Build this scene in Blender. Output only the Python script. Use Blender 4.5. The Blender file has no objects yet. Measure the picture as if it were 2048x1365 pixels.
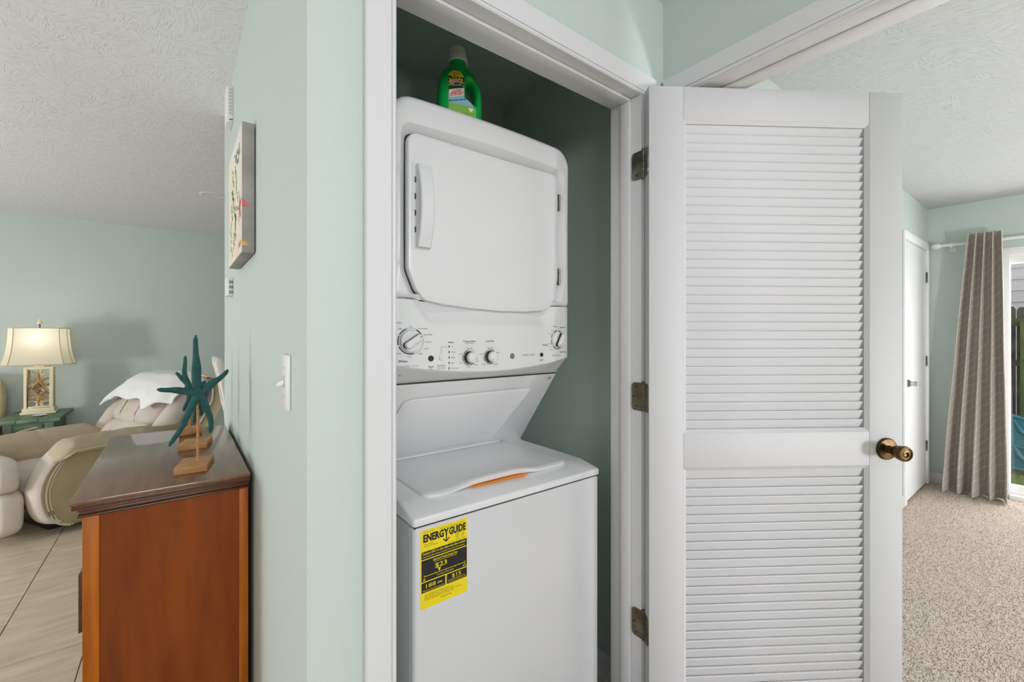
import bpy, bmesh, math, random
from mathutils import Vector, Matrix, noise as mnoise
random.seed(7)
PI = math.pi
C = bpy.context.scene.collection
SC = bpy.context.scene

# ------------------------------------------------------------------ camera, world, lights, exposure
cam_d = bpy.data.cameras.new('camera'); cam = bpy.data.objects.new('camera', cam_d); C.objects.link(cam)
cam_d.sensor_width = 36.0; cam_d.lens = 15.27; cam_d.shift_y = -14.5/2048; cam_d.clip_start = 0.02
cam.location = (0, 0, 1.31); cam.rotation_euler = (PI/2, 0, math.radians(-37.48))
SC.camera = cam
w = bpy.data.worlds.new('sky'); SC.world = w; w.use_nodes = True
bg = w.node_tree.nodes['Background']; bg.inputs[0].default_value = (0.93, 0.97, 1.0, 1); bg.inputs[1].default_value = 1.6
def area(name, loc, target, sx, sy, power, col=(1, 1, 1)):
    d = bpy.data.lights.new(name, 'AREA'); d.shape = 'RECTANGLE'; d.size = sx; d.size_y = sy; d.energy = power; d.color = col
    o = bpy.data.objects.new(name, d); C.objects.link(o); o.location = loc
    o.rotation_euler = (Vector(target)-Vector(loc)).to_track_quat('-Z', 'Y').to_euler(); return o
area('west_window_light', (-4.05, 3.1, 0.85), (0, 1.9, 1.1), 0.8, 0.8, 135, (1, 1, 0.99))
area('south_daylight', (-0.5, -2.8, 2.0), (0.5, 1.2, 1.35), 2.4, 1.1, 135, (0.97, 0.985, 1.0))
area('patio_door_light', (5.5, -0.7, 1.1), (2.5, -0.3, 0.6), 1.9, 1.7, 130, (0.98, 0.99, 1.0))
def fill_point(name, loc, power, rad, col=(1, 0.99, 0.975)):
    d = bpy.data.lights.new(name, 'POINT'); d.energy = power; d.shadow_soft_size = rad; d.color = col
    o = bpy.data.objects.new(name, d); C.objects.link(o); o.location = loc; return o
fill_point('hall_fill_light', (0.25, -1.0, 2.1), 12, 0.12)  # added fill behind the camera, no fixture belongs to it
fill_point('living_fill_light', (-3.3, 3.7, 1.0), 68, 0.14)  # added fill, low in the living room, brightens it and strengthens wall shadows
fill_point('bedroom_fill_light', (2.0, -1.9, 0.9), 255, 0.14)  # added fill, low and out of view, lifts the bedroom east wall
vs = SC.view_settings; SC.display_settings.display_device = 'sRGB'
vs.view_transform = 'Standard'; vs.look = 'None'; vs.exposure = -0.88; vs.gamma = 1.0; vs.use_curve_mapping = False
SC.cycles.use_denoising = True
SC.cycles.max_bounces = 16; SC.cycles.diffuse_bounces = 12; SC.cycles.caustics_reflective = False; SC.cycles.caustics_refractive = False

# ------------------------------------------------------------------ materials
def lin(c):
    c = c/255.0
    return c/12.92 if c <= 0.04045 else ((c+0.055)/1.055)**2.4
def rgb(t): return (lin(t[0]), lin(t[1]), lin(t[2]), 1)
def mat(name, col, rough=0.5, metal=0.0, col2=None, nscale=8, stretch=(1, 1, 1), bump=0.0, bscale=60, spec=0.5,
        coat=0.0, detail=4, ramp=(0.35, 0.65), bstretch=None, distortion=0.0, rot=(0, 0, 0)):
    m = bpy.data.materials.new(name); m.use_nodes = True
    nt = m.node_tree; b = nt.nodes['Principled BSDF']
    b.inputs['Base Color'].default_value = rgb(col); b.inputs['Roughness'].default_value = rough
    b.inputs['Metallic'].default_value = metal; b.inputs['Specular IOR Level'].default_value = spec
    b.inputs['Coat Weight'].default_value = coat
    tc = nt.nodes.new('ShaderNodeTexCoord')
    def mapping(s):
        mp = nt.nodes.new('ShaderNodeMapping'); mp.inputs['Scale'].default_value = s; mp.inputs['Rotation'].default_value = rot
        nt.links.new(tc.outputs['Object'], mp.inputs[0]); return mp
    if col2:
        n = nt.nodes.new('ShaderNodeTexNoise'); n.inputs['Scale'].default_value = nscale; n.inputs['Detail'].default_value = detail
        n.inputs['Distortion'].default_value = distortion
        nt.links.new(mapping(stretch).outputs[0], n.inputs['Vector'])
        r = nt.nodes.new('ShaderNodeValToRGB'); r.color_ramp.elements[0].position = ramp[0]; r.color_ramp.elements[1].position = ramp[1]
        r.color_ramp.elements[0].color = rgb(col); r.color_ramp.elements[1].color = rgb(col2)
        nt.links.new(n.outputs['Fac'], r.inputs[0]); nt.links.new(r.outputs[0], b.inputs['Base Color'])
    if bump:
        n2 = nt.nodes.new('ShaderNodeTexNoise'); n2.inputs['Scale'].default_value = bscale; n2.inputs['Detail'].default_value = 5
        nt.links.new(mapping(bstretch or stretch).outputs[0], n2.inputs['Vector'])
        bp = nt.nodes.new('ShaderNodeBump'); bp.inputs['Strength'].default_value = min(1, bump); bp.inputs['Distance'].default_value = 0.004*max(1, bump)
        nt.links.new(n2.outputs['Fac'], bp.inputs['Height']); nt.links.new(bp.outputs[0], b.inputs['Normal'])
    return m

M = {}
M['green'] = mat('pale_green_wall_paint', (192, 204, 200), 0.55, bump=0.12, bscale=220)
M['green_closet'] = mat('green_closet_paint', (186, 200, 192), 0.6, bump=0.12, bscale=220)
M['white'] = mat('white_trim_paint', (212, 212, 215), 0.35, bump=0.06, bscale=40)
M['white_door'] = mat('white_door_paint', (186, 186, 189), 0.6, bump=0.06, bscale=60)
M['white_bed'] = mat('bright_white_bedroom_paint', (236, 236, 238), 0.4)
M['dirt'] = mat('dusty_white_paint', (222, 222, 224), 0.45, col2=(196, 190, 182), nscale=3, ramp=(0.55, 0.85))
M['enamel'] = mat('white_appliance_enamel', (204, 204, 207), 0.22, spec=0.5)
M['plastic'] = mat('white_gloss_plastic', (222, 222, 224), 0.28)
M['panel'] = mat('white_control_panel', (220, 220, 221), 0.24)
M['grey'] = mat('light_grey_plastic', (186, 187, 189), 0.35)
M['dark'] = mat('black_plastic', (28, 28, 30), 0.45)
M['ink'] = mat('dark_grey_print', (62, 62, 66), 0.6)
M['paleink'] = mat('pale_grey_print', (140, 140, 144), 0.6)
M['yellow'] = mat('yellow_paper', (232, 208, 6), 0.55)
M['black_ink'] = mat('black_print', (22, 22, 20), 0.55)
M['orange'] = mat('orange_sticker', (250, 150, 10), 0.5)
M['steel'] = mat('worn_steel', (150, 150, 142), 0.32, 0.9, col2=(104, 106, 92), nscale=30, bump=0.1, bscale=60)
M['rusty'] = mat('tarnished_brass_steel', (124, 122, 104), 0.45, 0.75, col2=(96, 82, 62), nscale=22)
M['screw'] = mat('rusty_screw', (92, 66, 42), 0.6, 0.5)
M['bronze'] = mat('antique_brass', (104, 82, 50), 0.36, 0.95, col2=(50, 40, 26), nscale=28, ramp=(0.3, 0.75))
M['wood'] = mat('orange_brown_stained_wood', (134, 62, 0), 0.45, spec=0.3, col2=(104, 44, 0), nscale=5, stretch=(5, 5, 0.7), bump=0.05, bscale=160, ramp=(0.3, 0.75))
M['woodpost'] = mat('honey_stained_wood', (178, 96, 4), 0.42, spec=0.3, col2=(146, 74, 4), nscale=6, stretch=(8, 8, 0.7), bump=0.05, bscale=160)
M['woodtop'] = mat('dark_glossy_wood_top', (118, 80, 42), 0.28, col2=(96, 62, 32), nscale=5, stretch=(8, 0.8, 8), coat=0.5, spec=0.7)
M['woodtrim'] = mat('dark_brown_wood_moulding', (92, 48, 16), 0.3, col2=(58, 28, 10), nscale=8, stretch=(1, 8, 8))
M['rawwood'] = mat('raw_light_wood', (186, 140, 92), 0.65, col2=(162, 116, 72), nscale=14, stretch=(1, 6, 6), bump=0.1, bscale=120)
M['teal'] = mat('teal_painted_starfish', (34, 92, 90), 0.7, col2=(24, 72, 72), nscale=60, bump=0.9, bscale=420)
M['suede'] = mat('beige_microsuede', (188, 174, 150), 0.85, col2=(178, 164, 138), nscale=6, bump=0.15, bscale=300)
M['suede_light'] = mat('pale_beige_microsuede', (208, 198, 190), 0.85, col2=(198, 187, 176), nscale=5, bump=0.15, bscale=300)
M['suede_brown'] = mat('tan_microsuede', (170, 154, 122), 0.85, col2=(160, 144, 112), nscale=6, bump=0.15, bscale=300)
M['welt'] = mat('beige_welt', (206, 192, 164), 0.8)
M['throw'] = mat('white_knit_throw', (236, 236, 236), 0.9, bump=0.4, bscale=260)
M['cream_throw'] = mat('cream_fringe', (226, 214, 182), 0.9, bump=0.3, bscale=200)
M['greentable'] = mat('distressed_green_paint', (112, 138, 112), 0.5, col2=(78, 104, 84), nscale=9, stretch=(1, 3, 3), bump=0.1)
M['lampcream'] = mat('cream_plaster', (232, 220, 188), 0.7, bump=0.2, bscale=120)
M['lampshell'] = mat('tan_resin_shells', (190, 158, 112), 0.65, col2=(152, 118, 78), nscale=20, bump=0.3, bscale=90)
M['chairwhite'] = mat('white_painted_wood', (228, 226, 222), 0.5)
M['canvas'] = mat('painted_canvas_edge', (142, 142, 138), 0.8, col2=(166, 160, 158), nscale=7, stretch=(1, 1, 1.5), bump=0.1, bscale=300)
M['canvasface'] = mat('painted_canvas_face', (226, 221, 213), 0.8, col2=(222, 204, 192), nscale=4, bump=0.1, bscale=300)
M['seaweed'] = mat('green_paint', (128, 180, 78), 0.8, col2=(88, 148, 58), nscale=40)
M['coralred'] = mat('red_paint', (190, 72, 78), 0.8, col2=(206, 120, 112), nscale=30)
M['coralorange'] = mat('orange_paint', (206, 142, 72), 0.8, col2=(226, 186, 120), nscale=30)
M['bluegrey'] = mat('blue_grey_paint', (120, 132, 140), 0.8)
M['bottle'] = mat('green_bottle_plastic', (10, 158, 70), 0.32, spec=0.5)
M['cap'] = mat('grey_white_cap_plastic', (196, 204, 200), 0.45)
M['lab_yellow'] = mat('label_yellow', (226, 206, 20), 0.4)
M['lab_dark'] = mat('label_dark_green', (22, 62, 26), 0.4)
M['lab_blue'] = mat('label_pale_blue', (128, 176, 196), 0.4)
M['lab_green'] = mat('label_lime_green', (122, 176, 62), 0.4)
M['lab_red'] = mat('label_red', (196, 74, 56), 0.4)
M['lab_white'] = mat('label_white', (232, 226, 218), 0.4)
M['curtain_edge'] = mat('curtain_hem', (178, 166, 152), 0.9)
M['rodwhite'] = mat('white_curtain_rod', (216, 222, 218), 0.4)
M['siding'] = mat('pale_vinyl_siding', (246, 240, 244), 0.6)
M['fence'] = mat('weathered_grey_fence', (112, 104, 98), 0.9, col2=(66, 58, 54), nscale=9, stretch=(3, 3, 0.5), bump=0.5, bscale=60)
M['fencegreen'] = mat('mossy_green_timber', (112, 122, 58), 0.9, col2=(84, 92, 46), nscale=8, stretch=(3, 3, 0.5), bump=0.3)
M['kayak'] = mat('teal_blue_plastic', (6, 118, 140), 0.35)
M['grass'] = mat('lawn', (112, 134, 48), 0.95, col2=(150, 150, 96), nscale=18, bump=0.6, bscale=60)
M['blade'] = mat('grass_blade', (128, 164, 52), 0.8)
M['grout'] = mat('grey_brown_grout', (112, 100, 90), 0.9)
M['tile'] = mat('beige_travertine_tile', (208, 196, 176), 0.42, col2=(184, 166, 142), nscale=3.2, stretch=(1.2, 7, 1), detail=8, bump=0.05, bscale=50, ramp=(0.32, 0.72), distortion=0.6)
M['switch'] = mat('ivory_white_switch_plastic', (226, 228, 226), 0.35)
M['dish'] = mat('white_glazed_dish', (232, 234, 240), 0.2)

def ceiling_mat(name='textured_ceiling_plaster', col=(230, 232, 237)):
    m = mat(name, col, 0.9)
    nt = m.node_tree; b = nt.nodes['Principled BSDF']
    tc = nt.nodes.new('ShaderNodeTexCoord')
    vo = nt.nodes.new('ShaderNodeTexVoronoi'); vo.inputs['Scale'].default_value = 11; vo.feature = 'F1'
    nt.links.new(tc.outputs['Object'], vo.inputs['Vector'])
    sep = nt.nodes.new('ShaderNodeSeparateColor'); nt.links.new(vo.outputs['Color'], sep.inputs[0])
    ml = nt.nodes.new('ShaderNodeMath'); ml.operation = 'MULTIPLY'; ml.inputs[1].default_value = 2.4; nt.links.new(sep.outputs[0], ml.inputs[0])
    vr = nt.nodes.new('ShaderNodeVectorRotate'); vr.rotation_type = 'Z_AXIS'
    nt.links.new(tc.outputs['Object'], vr.inputs['Vector']); nt.links.new(ml.outputs[0], vr.inputs['Angle'])
    def N(scale, det, dist, st, src):
        mp = nt.nodes.new('ShaderNodeMapping'); mp.inputs['Scale'].default_value = st
        nt.links.new(src, mp.inputs[0])
        n = nt.nodes.new('ShaderNodeTexNoise'); n.inputs['Scale'].default_value = scale; n.inputs['Detail'].default_value = det
        n.inputs['Distortion'].default_value = dist; nt.links.new(mp.outputs[0], n.inputs['Vector']); return n
    a = N(24, 3, 0.3, (1, 8.5, 1), vr.outputs[0]); c = N(70, 3, 0.5, (1, 1, 1), tc.outputs['Object'])
    r = nt.nodes.new('ShaderNodeValToRGB'); e = r.color_ramp.elements
    e[0].position = 0.54; e[0].color = (0, 0, 0, 1); e[1].position = 0.68; e[1].color = (1, 1, 1, 1)
    nt.links.new(a.outputs['Fac'], r.inputs[0])
    ad = nt.nodes.new('ShaderNodeMath'); ad.operation = 'MULTIPLY_ADD'; ad.inputs[1].default_value = 0.35
    nt.links.new(c.outputs['Fac'], ad.inputs[0]); nt.links.new(r.outputs[0], ad.inputs[2])
    bp = nt.nodes.new('ShaderNodeBump'); bp.inputs['Strength'].default_value = 0.6; bp.inputs['Distance'].default_value = 0.0036
    nt.links.new(ad.outputs[0], bp.inputs['Height']); nt.links.new(bp.outputs[0], b.inputs['Normal'])
    return m
M['ceiling'] = ceiling_mat(); M['ceiling_darkened'] = ceiling_mat('ceiling_plaster_darkened', (194, 195, 197))  # bedroom copy is the same plaster, colour darkened to offset too much light

def curtain_mat():
    m = mat('taupe_curtain_with_pale_lines', (152, 142, 132), 0.9)
    nt = m.node_tree; b = nt.nodes['Principled BSDF']
    uv = nt.nodes.new('ShaderNodeUVMap')
    def lines(rz, sc, dist):
        mp = nt.nodes.new('ShaderNodeMapping'); mp.inputs['Rotation'].default_value = (0, 0, rz)
        nt.links.new(uv.outputs[0], mp.inputs[0])
        wv = nt.nodes.new('ShaderNodeTexWave'); wv.inputs['Scale'].default_value = sc; wv.inputs['Distortion'].default_value = dist
        wv.inputs['Detail'].default_value = 2; wv.bands_direction = 'Y'
        nt.links.new(mp.outputs[0], wv.inputs['Vector']); return wv
    a = lines(0.35, 34, 3.0); c = lines(-0.45, 5.0, 5.0)
    ra = nt.nodes.new('ShaderNodeValToRGB'); ra.color_ramp.elements[0].position = 0.45; ra.color_ramp.elements[1].position = 1.0
    rc = nt.nodes.new('ShaderNodeValToRGB'); rc.color_ramp.elements[0].position = 0.965; rc.color_ramp.elements[1].position = 1.0
    nt.links.new(a.outputs['Fac'], ra.inputs[0]); nt.links.new(c.outputs['Fac'], rc.inputs[0])
    mx = nt.nodes.new('ShaderNodeMath'); mx.operation = 'MULTIPLY_ADD'; mx.inputs[1].default_value = 0.45
    nt.links.new(ra.outputs[0], mx.inputs[0]); nt.links.new(rc.outputs[0], mx.inputs[2])
    mix = nt.nodes.new('ShaderNodeMix'); mix.data_type = 'RGBA'; mix.clamp_factor = True
    mix.inputs['A'].default_value = rgb((184, 176, 168)); mix.inputs['B'].default_value = rgb((220, 212, 203))
    nt.links.new(mx.outputs[0], mix.inputs['Factor']); nt.links.new(mix.outputs['Result'], b.inputs['Base Color'])
    return m
M['curtain'] = curtain_mat()

def carpet_mat():
    m = mat('beige_brown_carpet', (212, 197, 185), 0.95, col2=(128, 107, 93), nscale=110, stretch=(1, 2.4, 1), detail=4, ramp=(0.45, 0.64), bump=1.0, bscale=170, spec=0.1)
    return m
M['carpet'] = carpet_mat()

def glass_mat():
    m = bpy.data.materials.new('window_glass'); m.use_nodes = True; nt = m.node_tree; nt.nodes.clear()
    o = nt.nodes.new('ShaderNodeOutputMaterial'); mx = nt.nodes.new('ShaderNodeMixShader'); mx.inputs[0].default_value = 0.06
    t = nt.nodes.new('ShaderNodeBsdfTransparent'); g = nt.nodes.new('ShaderNodeBsdfGlossy'); g.inputs['Roughness'].default_value = 0.02
    nt.links.new(t.outputs[0], mx.inputs[1]); nt.links.new(g.outputs[0], mx.inputs[2]); nt.links.new(mx.outputs[0], o.inputs[0]); return m
M['glass'] = glass_mat()
def crystal_mat():
    m = mat('clear_glass_knob', (235, 238, 238), 0.05); b = m.node_tree.nodes['Principled BSDF']
    b.inputs['Transmission Weight'].default_value = 0.85; b.inputs['IOR'].default_value = 1.45; return m
M['crystal'] = crystal_mat()
def shade_mat():
    m = bpy.data.materials.new('linen_lampshade'); m.use_nodes = True; nt = m.node_tree; b = nt.nodes['Principled BSDF']
    b.inputs['Base Color'].default_value = rgb((244, 240, 226)); b.inputs['Roughness'].default_value = 0.9
    o = nt.nodes['Material Output']; t = nt.nodes.new('ShaderNodeBsdfTranslucent'); t.inputs[0].default_value = rgb((255, 250, 232))
    mx = nt.nodes.new('ShaderNodeMixShader'); mx.inputs[0].default_value = 0.5
    nt.links.new(b.outputs[0], mx.inputs[1]); nt.links.new(t.outputs[0], mx.inputs[2]); nt.links.new(mx.outputs[0], o.inputs[0]); return m
M['shade'] = shade_mat()
M['bulb'] = mat('lit_bulb', (255, 240, 210), 0.5)
_b = M['bulb'].node_tree.nodes['Principled BSDF']; _b.inputs['Emission Color'].default_value = (1, 0.86, 0.62, 1); _b.inputs['Emission Strength'].default_value = 3

# ------------------------------------------------------------------ mesh helpers
class MB:
    def __init__(s): s.v = []; s.f = []; s.uv = {}
    def add(s, vs, fs):
        n = len(s.v); s.v += [tuple(p) for p in vs]; s.f += [tuple(i+n for i in f) for f in fs]; return s
    def box(s, a, b):
        x0, y0, z0 = a; x1, y1, z1 = b
        return s.add([(x0, y0, z0), (x1, y0, z0), (x1, y1, z0), (x0, y1, z0), (x0, y0, z1), (x1, y0, z1), (x1, y1, z1), (x0, y1, z1)],
                     [(0, 3, 2, 1), (4, 5, 6, 7), (0, 1, 5, 4), (1, 2, 6, 5), (2, 3, 7, 6), (3, 0, 4, 7)])
    def prism(s, poly, a, b, ax):     # extrude a 2D polygon along axis ax from a to b
        def P(u, v, t): return {'x': (t, u, v), 'y': (u, t, v), 'z': (u, v, t)}[ax]
        n = len(poly); vs = [P(u, v, a) for u, v in poly]+[P(u, v, b) for u, v in poly]
        return s.add(vs, [tuple(range(n))[::-1], tuple(range(n, 2*n))]+[(i, (i+1) % n, n+(i+1) % n, n+i) for i in range(n)])
    def loops(s, L, closed=True, cap0=True, cap1=True):   # skin a list of equal-length loops
        n = len(L[0]); vs = [p for l in L for p in l]; fs = []
        m = n if closed else n-1
        for k in range(len(L)-1):
            for i in range(m):
                j = (i+1) % n; fs.append((k*n+i, k*n+j, (k+1)*n+j, (k+1)*n+i))
        if closed and cap0: fs.append(tuple(range(n))[::-1])
        if closed and cap1: fs.append(tuple(range((len(L)-1)*n, len(L)*n)))
        return s.add(vs, fs)
    def lathe(s, prof, o=(0, 0, 0), ax='z', n=24):
        L = []
        for r, h in prof:
            l = []
            for i in range(n):
                t = 2*PI*i/n; a, b = r*math.cos(t), r*math.sin(t)
                q = {'z': (a, b, h), 'y': (a, h, b), 'x': (h, a, b)}[ax]
                l.append((o[0]+q[0], o[1]+q[1], o[2]+q[2]))
            L.append(l)
        return s.loops(L)
    def tube(s, pts, rad, n=8, flat=1.0, up=(0, 0, 1)):
        pts = [Vector(p) for p in pts]; L = []
        for i, p in enumerate(pts):
            d = (pts[min(i+1, len(pts)-1)]-pts[max(i-1, 0)]).normalized(); u = Vector(up)
            if abs(d.dot(u)) > 0.95: u = Vector((1, 0, 0)) if abs(d.x) < 0.9 else Vector((0, 1, 0))
            a = d.cross(u).normalized(); b = a.cross(d).normalized()
            r = rad[i] if isinstance(rad, (list, tuple)) else rad
            L.append([p+a*(r*math.cos(2*PI*k/n))+b*(r*flat*math.sin(2*PI*k/n)) for k in range(n)])
        return s.loops(L)
    def pillow(s, c, r, e=0.5, nu=28, nv=16, rot=None, wob=0.0, ws=4.0):   # superellipsoid
        def sp(x, p): return math.copysign(abs(x)**p, x)
        R = rot or Matrix.Identity(3); L = []
        for j in range(nv+1):
            ph = -PI/2+PI*j/nv; ph = max(-PI/2+0.02, min(PI/2-0.02, ph)); l = []
            for i in range(nu):
                t = 2*PI*i/nu
                q = Vector((r[0]*sp(math.cos(ph), e)*sp(math.cos(t), e), r[1]*sp(math.cos(ph), e)*sp(math.sin(t), e), r[2]*sp(math.sin(ph), e)))
                q = R @ q
                if wob: q *= 1+wob*mnoise.noise((q+Vector(c))*ws)
                l.append(Vector(c)+q)
            L.append(l)
        return s.loops(L)
    def grid(s, fn, nu, nv):
        vs = [fn(i/nu, j/nv) for j in range(nv+1) for i in range(nu+1)]
        fs = [(j*(nu+1)+i, j*(nu+1)+i+1, (j+1)*(nu+1)+i+1, (j+1)*(nu+1)+i) for j in range(nv) for i in range(nu)]
        return s.add(vs, fs)
    def build(s, name, m, parent=None, bevel=0.0, seg=2, smooth=True, off=(0, 0, 0), angle=35):
        bm = bmesh.new(); vs = [bm.verts.new((p[0]-off[0], p[1]-off[1], p[2]-off[2])) for p in s.v]
        for f in s.f:
            try: bm.faces.new([vs[i] for i in f])
            except ValueError: pass
        bmesh.ops.remove_doubles(bm, verts=bm.verts, dist=1e-6)
        bmesh.ops.recalc_face_normals(bm, faces=bm.faces)
        if bevel:
            es = [e for e in bm.edges if len(e.link_faces) == 2 and e.calc_face_angle(0) > math.radians(angle)]
            bmesh.ops.bevel(bm, geom=es, offset=bevel, segments=seg, affect='EDGES', profile=0.5, clamp_overlap=True)
        for f in bm.faces: f.smooth = smooth
        for e in bm.edges:
            if len(e.link_faces) != 2 or e.calc_face_angle(0) > math.radians(38): e.smooth = False
        me = bpy.data.meshes.new(name); bm.to_mesh(me); bm.free(); me.materials.append(m)
        o = bpy.data.objects.new(name, me); C.objects.link(o)
        if parent: o.parent = parent
        if any(k in name for k in ('lettering', '_print', 'printed_mark', '_rays', '_ribs')): o['kind'] = 'stuff'
        return o

def tag(o, label=None, cat=None, group=None, kind=None):
    if label: o['label'] = label
    if cat: o['category'] = cat
    if group: o['group'] = group
    if kind: o['kind'] = kind
    return o
def empty(name, loc=(0, 0, 0), rz=0.0, label=None, cat=None, group=None, kind=None):
    o = bpy.data.objects.new(name, None); C.objects.link(o); o.location = loc; o.rotation_euler = (0, 0, rz); o.empty_display_size = 0.05
    return tag(o, label, cat, group, kind)
def struct(name, mb, m, bevel=0.0, label=None):
    return tag(mb.build(name, m, bevel=bevel), label, None, None, 'structure')
def B(a, b): return MB().box(a, b)
def rpoly(pts, rad, n=6):            # round the corners of a 2D polygon; rad = number or list
    out = []; N = len(pts)
    for i in range(N):
        p0, p, p1 = Vector(pts[i-1]), Vector(pts[i]), Vector(pts[(i+1) % N])
        r = rad[i] if isinstance(rad, (list, tuple)) else rad
        a = (p0-p).normalized(); b = (p1-p).normalized()
        if r <= 0: out.append(tuple(p)); continue
        ang = a.angle(b); t = min(r/math.tan(ang/2), (p0-p).length*0.49, (p1-p).length*0.49); r2 = t*math.tan(ang/2)
        c = p+(a+b).normalized()*(r2/math.sin(ang/2)); s0 = p+a*t-c; s1 = p+b*t-c
        th0 = math.atan2(s0.y, s0.x); d = math.atan2(s1.y, s1.x)-th0
        d = (d+PI) % (2*PI)-PI
        for k in range(n+1): out.append((c.x+r2*math.cos(th0+d*k/n), c.y+r2*math.sin(th0+d*k/n)))
    return out
def polar(poly, c, n=160):           # resample an outline by angle around c
    res = []
    for k in range(n):
        t = 2*PI*k/n; d = (math.cos(t), math.sin(t)); best = 0
        for i in range(len(poly)):
            x0, y0 = poly[i-1][0]-c[0], poly[i-1][1]-c[1]; x1, y1 = poly[i][0]-c[0], poly[i][1]-c[1]
            ex, ey = x1-x0, y1-y0; den = d[0]*ey-d[1]*ex
            if abs(den) < 1e-12: continue
            r = (x0*ey-y0*ex)/den; q = (x0*d[1]-y0*d[0])/den
            if r > 0 and -1e-6 <= q <= 1+1e-6: best = max(best, r)
        res.append((c[0]+d[0]*best, c[1]+d[1]*best))
    return res
def inset(poly, c, d):
    out = []
    for x, y in poly:
        v = Vector((x-c[0], y-c[1])); L = v.length; k = max(0.05, (L-d)/L) if L else 1; out.append((c[0]+v.x*k, c[1]+v.y*k))
    return out
DG = None
def text2d(body, size, bold=0.0, width=None, res=2, align='LEFT'):
    cu = bpy.data.curves.new('t', 'FONT'); cu.body = body; cu.size = size; cu.offset = bold*size; cu.resolution_u = res; cu.align_x = align
    o = bpy.data.objects.new('t', cu); C.objects.link(o)
    me = bpy.data.meshes.new_from_object(o.evaluated_get(bpy.context.evaluated_depsgraph_get()))
    vs = [(v.co.x, v.co.y) for v in me.vertices]; fs = [tuple(p.vertices) for p in me.polygons]
    bpy.data.objects.remove(o); bpy.data.curves.remove(cu); bpy.data.meshes.remove(me)
    if width and vs:
        x0 = min(v[0] for v in vs); x1 = max(v[0] for v in vs); k = width/(x1-x0)
        vs = [((x-x0)*k, y) for x, y in vs]
        if align == 'CENTER': vs = [(x-width/2, y) for x, y in vs]
    return vs, fs

# ------------------------------------------------------------------ the shell
H = 2.41
XL, YW, XR = 0.183, 0.846, 1.286          # left wall face, closet wall face, hall right wall face
fl = struct('floor', B((-1.84, -1.6, -0.06), (1.2145, 5.99, -0.006)), M['grout'], label='beige travertine tiled floor with thin brown joints')
struct('floor_living', MB().box((-4.3, -3, -0.06), (-1.84, 5.99, 0)).box((-1.84, -3, -0.06), (1.40, -1.6, 0)), M['tile'])
struct('floor_threshold', B((1.2145, -1.6, -0.06), (1.40, 5.99, 0)), M['tile'])
struct('south_light_block', B((-12, -14, -0.3), (16, -3.0, -0.12)), mat('light_block_grey', (150, 148, 144), 0.9))  # unseen slab added to stop sky light coming in from below
def add_tiles():
    k = 0; base = None
    for c in range(10):
        x0 = -1.836+c*0.305; off = [0.40, 0.80, 0.0][c % 3]*0.61
        y = -1.58+off
        while y < 5.75:
            y1 = min(y+0.61, 5.86)
            a, b = x0+0.0018, x0+0.305-0.0018
            clip = None
            if a > XL and 0.85 < y1 and y < 2.0: y += 0.61; continue
            z = random.uniform(-0.0004, 0.0004)
            MB().box((a-x0-0.1525, -(y1-y)/2+0.0018, -0.008), (b-x0-0.1525, (y1-y)/2-0.0018, 0)).build('tile', M['tile'], fl, bevel=0.0012, seg=1).location = (x0+0.1525, (y+y1)/2, z)
            y += 0.61
add_tiles()
struct('wall_left', B((XL, YW, 0), (0.30, 2.625, H)), M['green'], label='pale green wall behind the dresser ending at the dining area')
MBc = MB().box((0.30, YW, 0), (0.3305, 0.953, H)).box((0.3305, YW, 2.0825), (1.1645, 0.953, H)).box((1.1645, YW, 0), (XR, 0.953, H))
struct('wall_front', MBc, M['green'], label='pale green wall around the laundry closet opening')
MBr = MB().box((XR, 0.7755, 0), (1.40, YW, H)).box((XR, -0.0645, 2.0895), (1.40, 0.7755, H)).box((XR, -3, 0), (1.40, -0.0645, H))
struct('wall_right', MBr, M['green'], label='pale green wall above the bedroom doorway')
MBk = MB().box((0.30, 0.954, 0), (0.302, 1.76, 2.46)).box((0.30, 1.76, 0), (1.40, 1.87, 2.46)).box((1.29, 0.954, 0), (1.40, 1.76, 2.46)).box((0.302, 0.9535, 2.0825), (1.29, 0.9555, 2.45)).box((0.302, 0.9535, 0), (0.3305, 0.9555, 2.45)).box((1.1645, 0.9535, 0), (1.29, 0.9555, 2.45))
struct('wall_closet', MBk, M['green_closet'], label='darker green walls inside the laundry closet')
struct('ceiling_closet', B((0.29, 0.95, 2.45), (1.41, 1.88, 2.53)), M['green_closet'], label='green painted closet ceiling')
struct('wall_back', B((-4.3, 5.865, 0), (4.0, 5.99, H)), M['green'], label='pale green far wall of the living room behind the lamp')
struct('wall_west', MB().box((-4.3, -3, 0), (-4.15, 2.2, H)).box((-4.3, 4.0, 0), (-4.15, 5.99, H)).box((-4.3, 2.2, 0), (-4.15, 4.0, 0.05)).box((-4.3, 2.2, 2.1), (-4.15, 4.0, H)), M['green'])
struct('wall_dining', B((3.9, 1.87, 0), (4.0, 5.87, H)), M['green'])
struct('floor_dining', B((1.40, 1.87, -0.06), (4.0, 5.99, 0)), M['tile'])
ce = MB().box((-4.3, -3, H), (XL+0.117, 5.99, H+0.1)).box((XL+0.117, -3, H), (1.41, 0.95, H+0.1)).box((XL+0.117, 1.88, H), (4.0, 5.99, H+0.1))
struct('ceiling', ce, M['ceiling'], label='white textured plaster ceiling of living room and hall')
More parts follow.
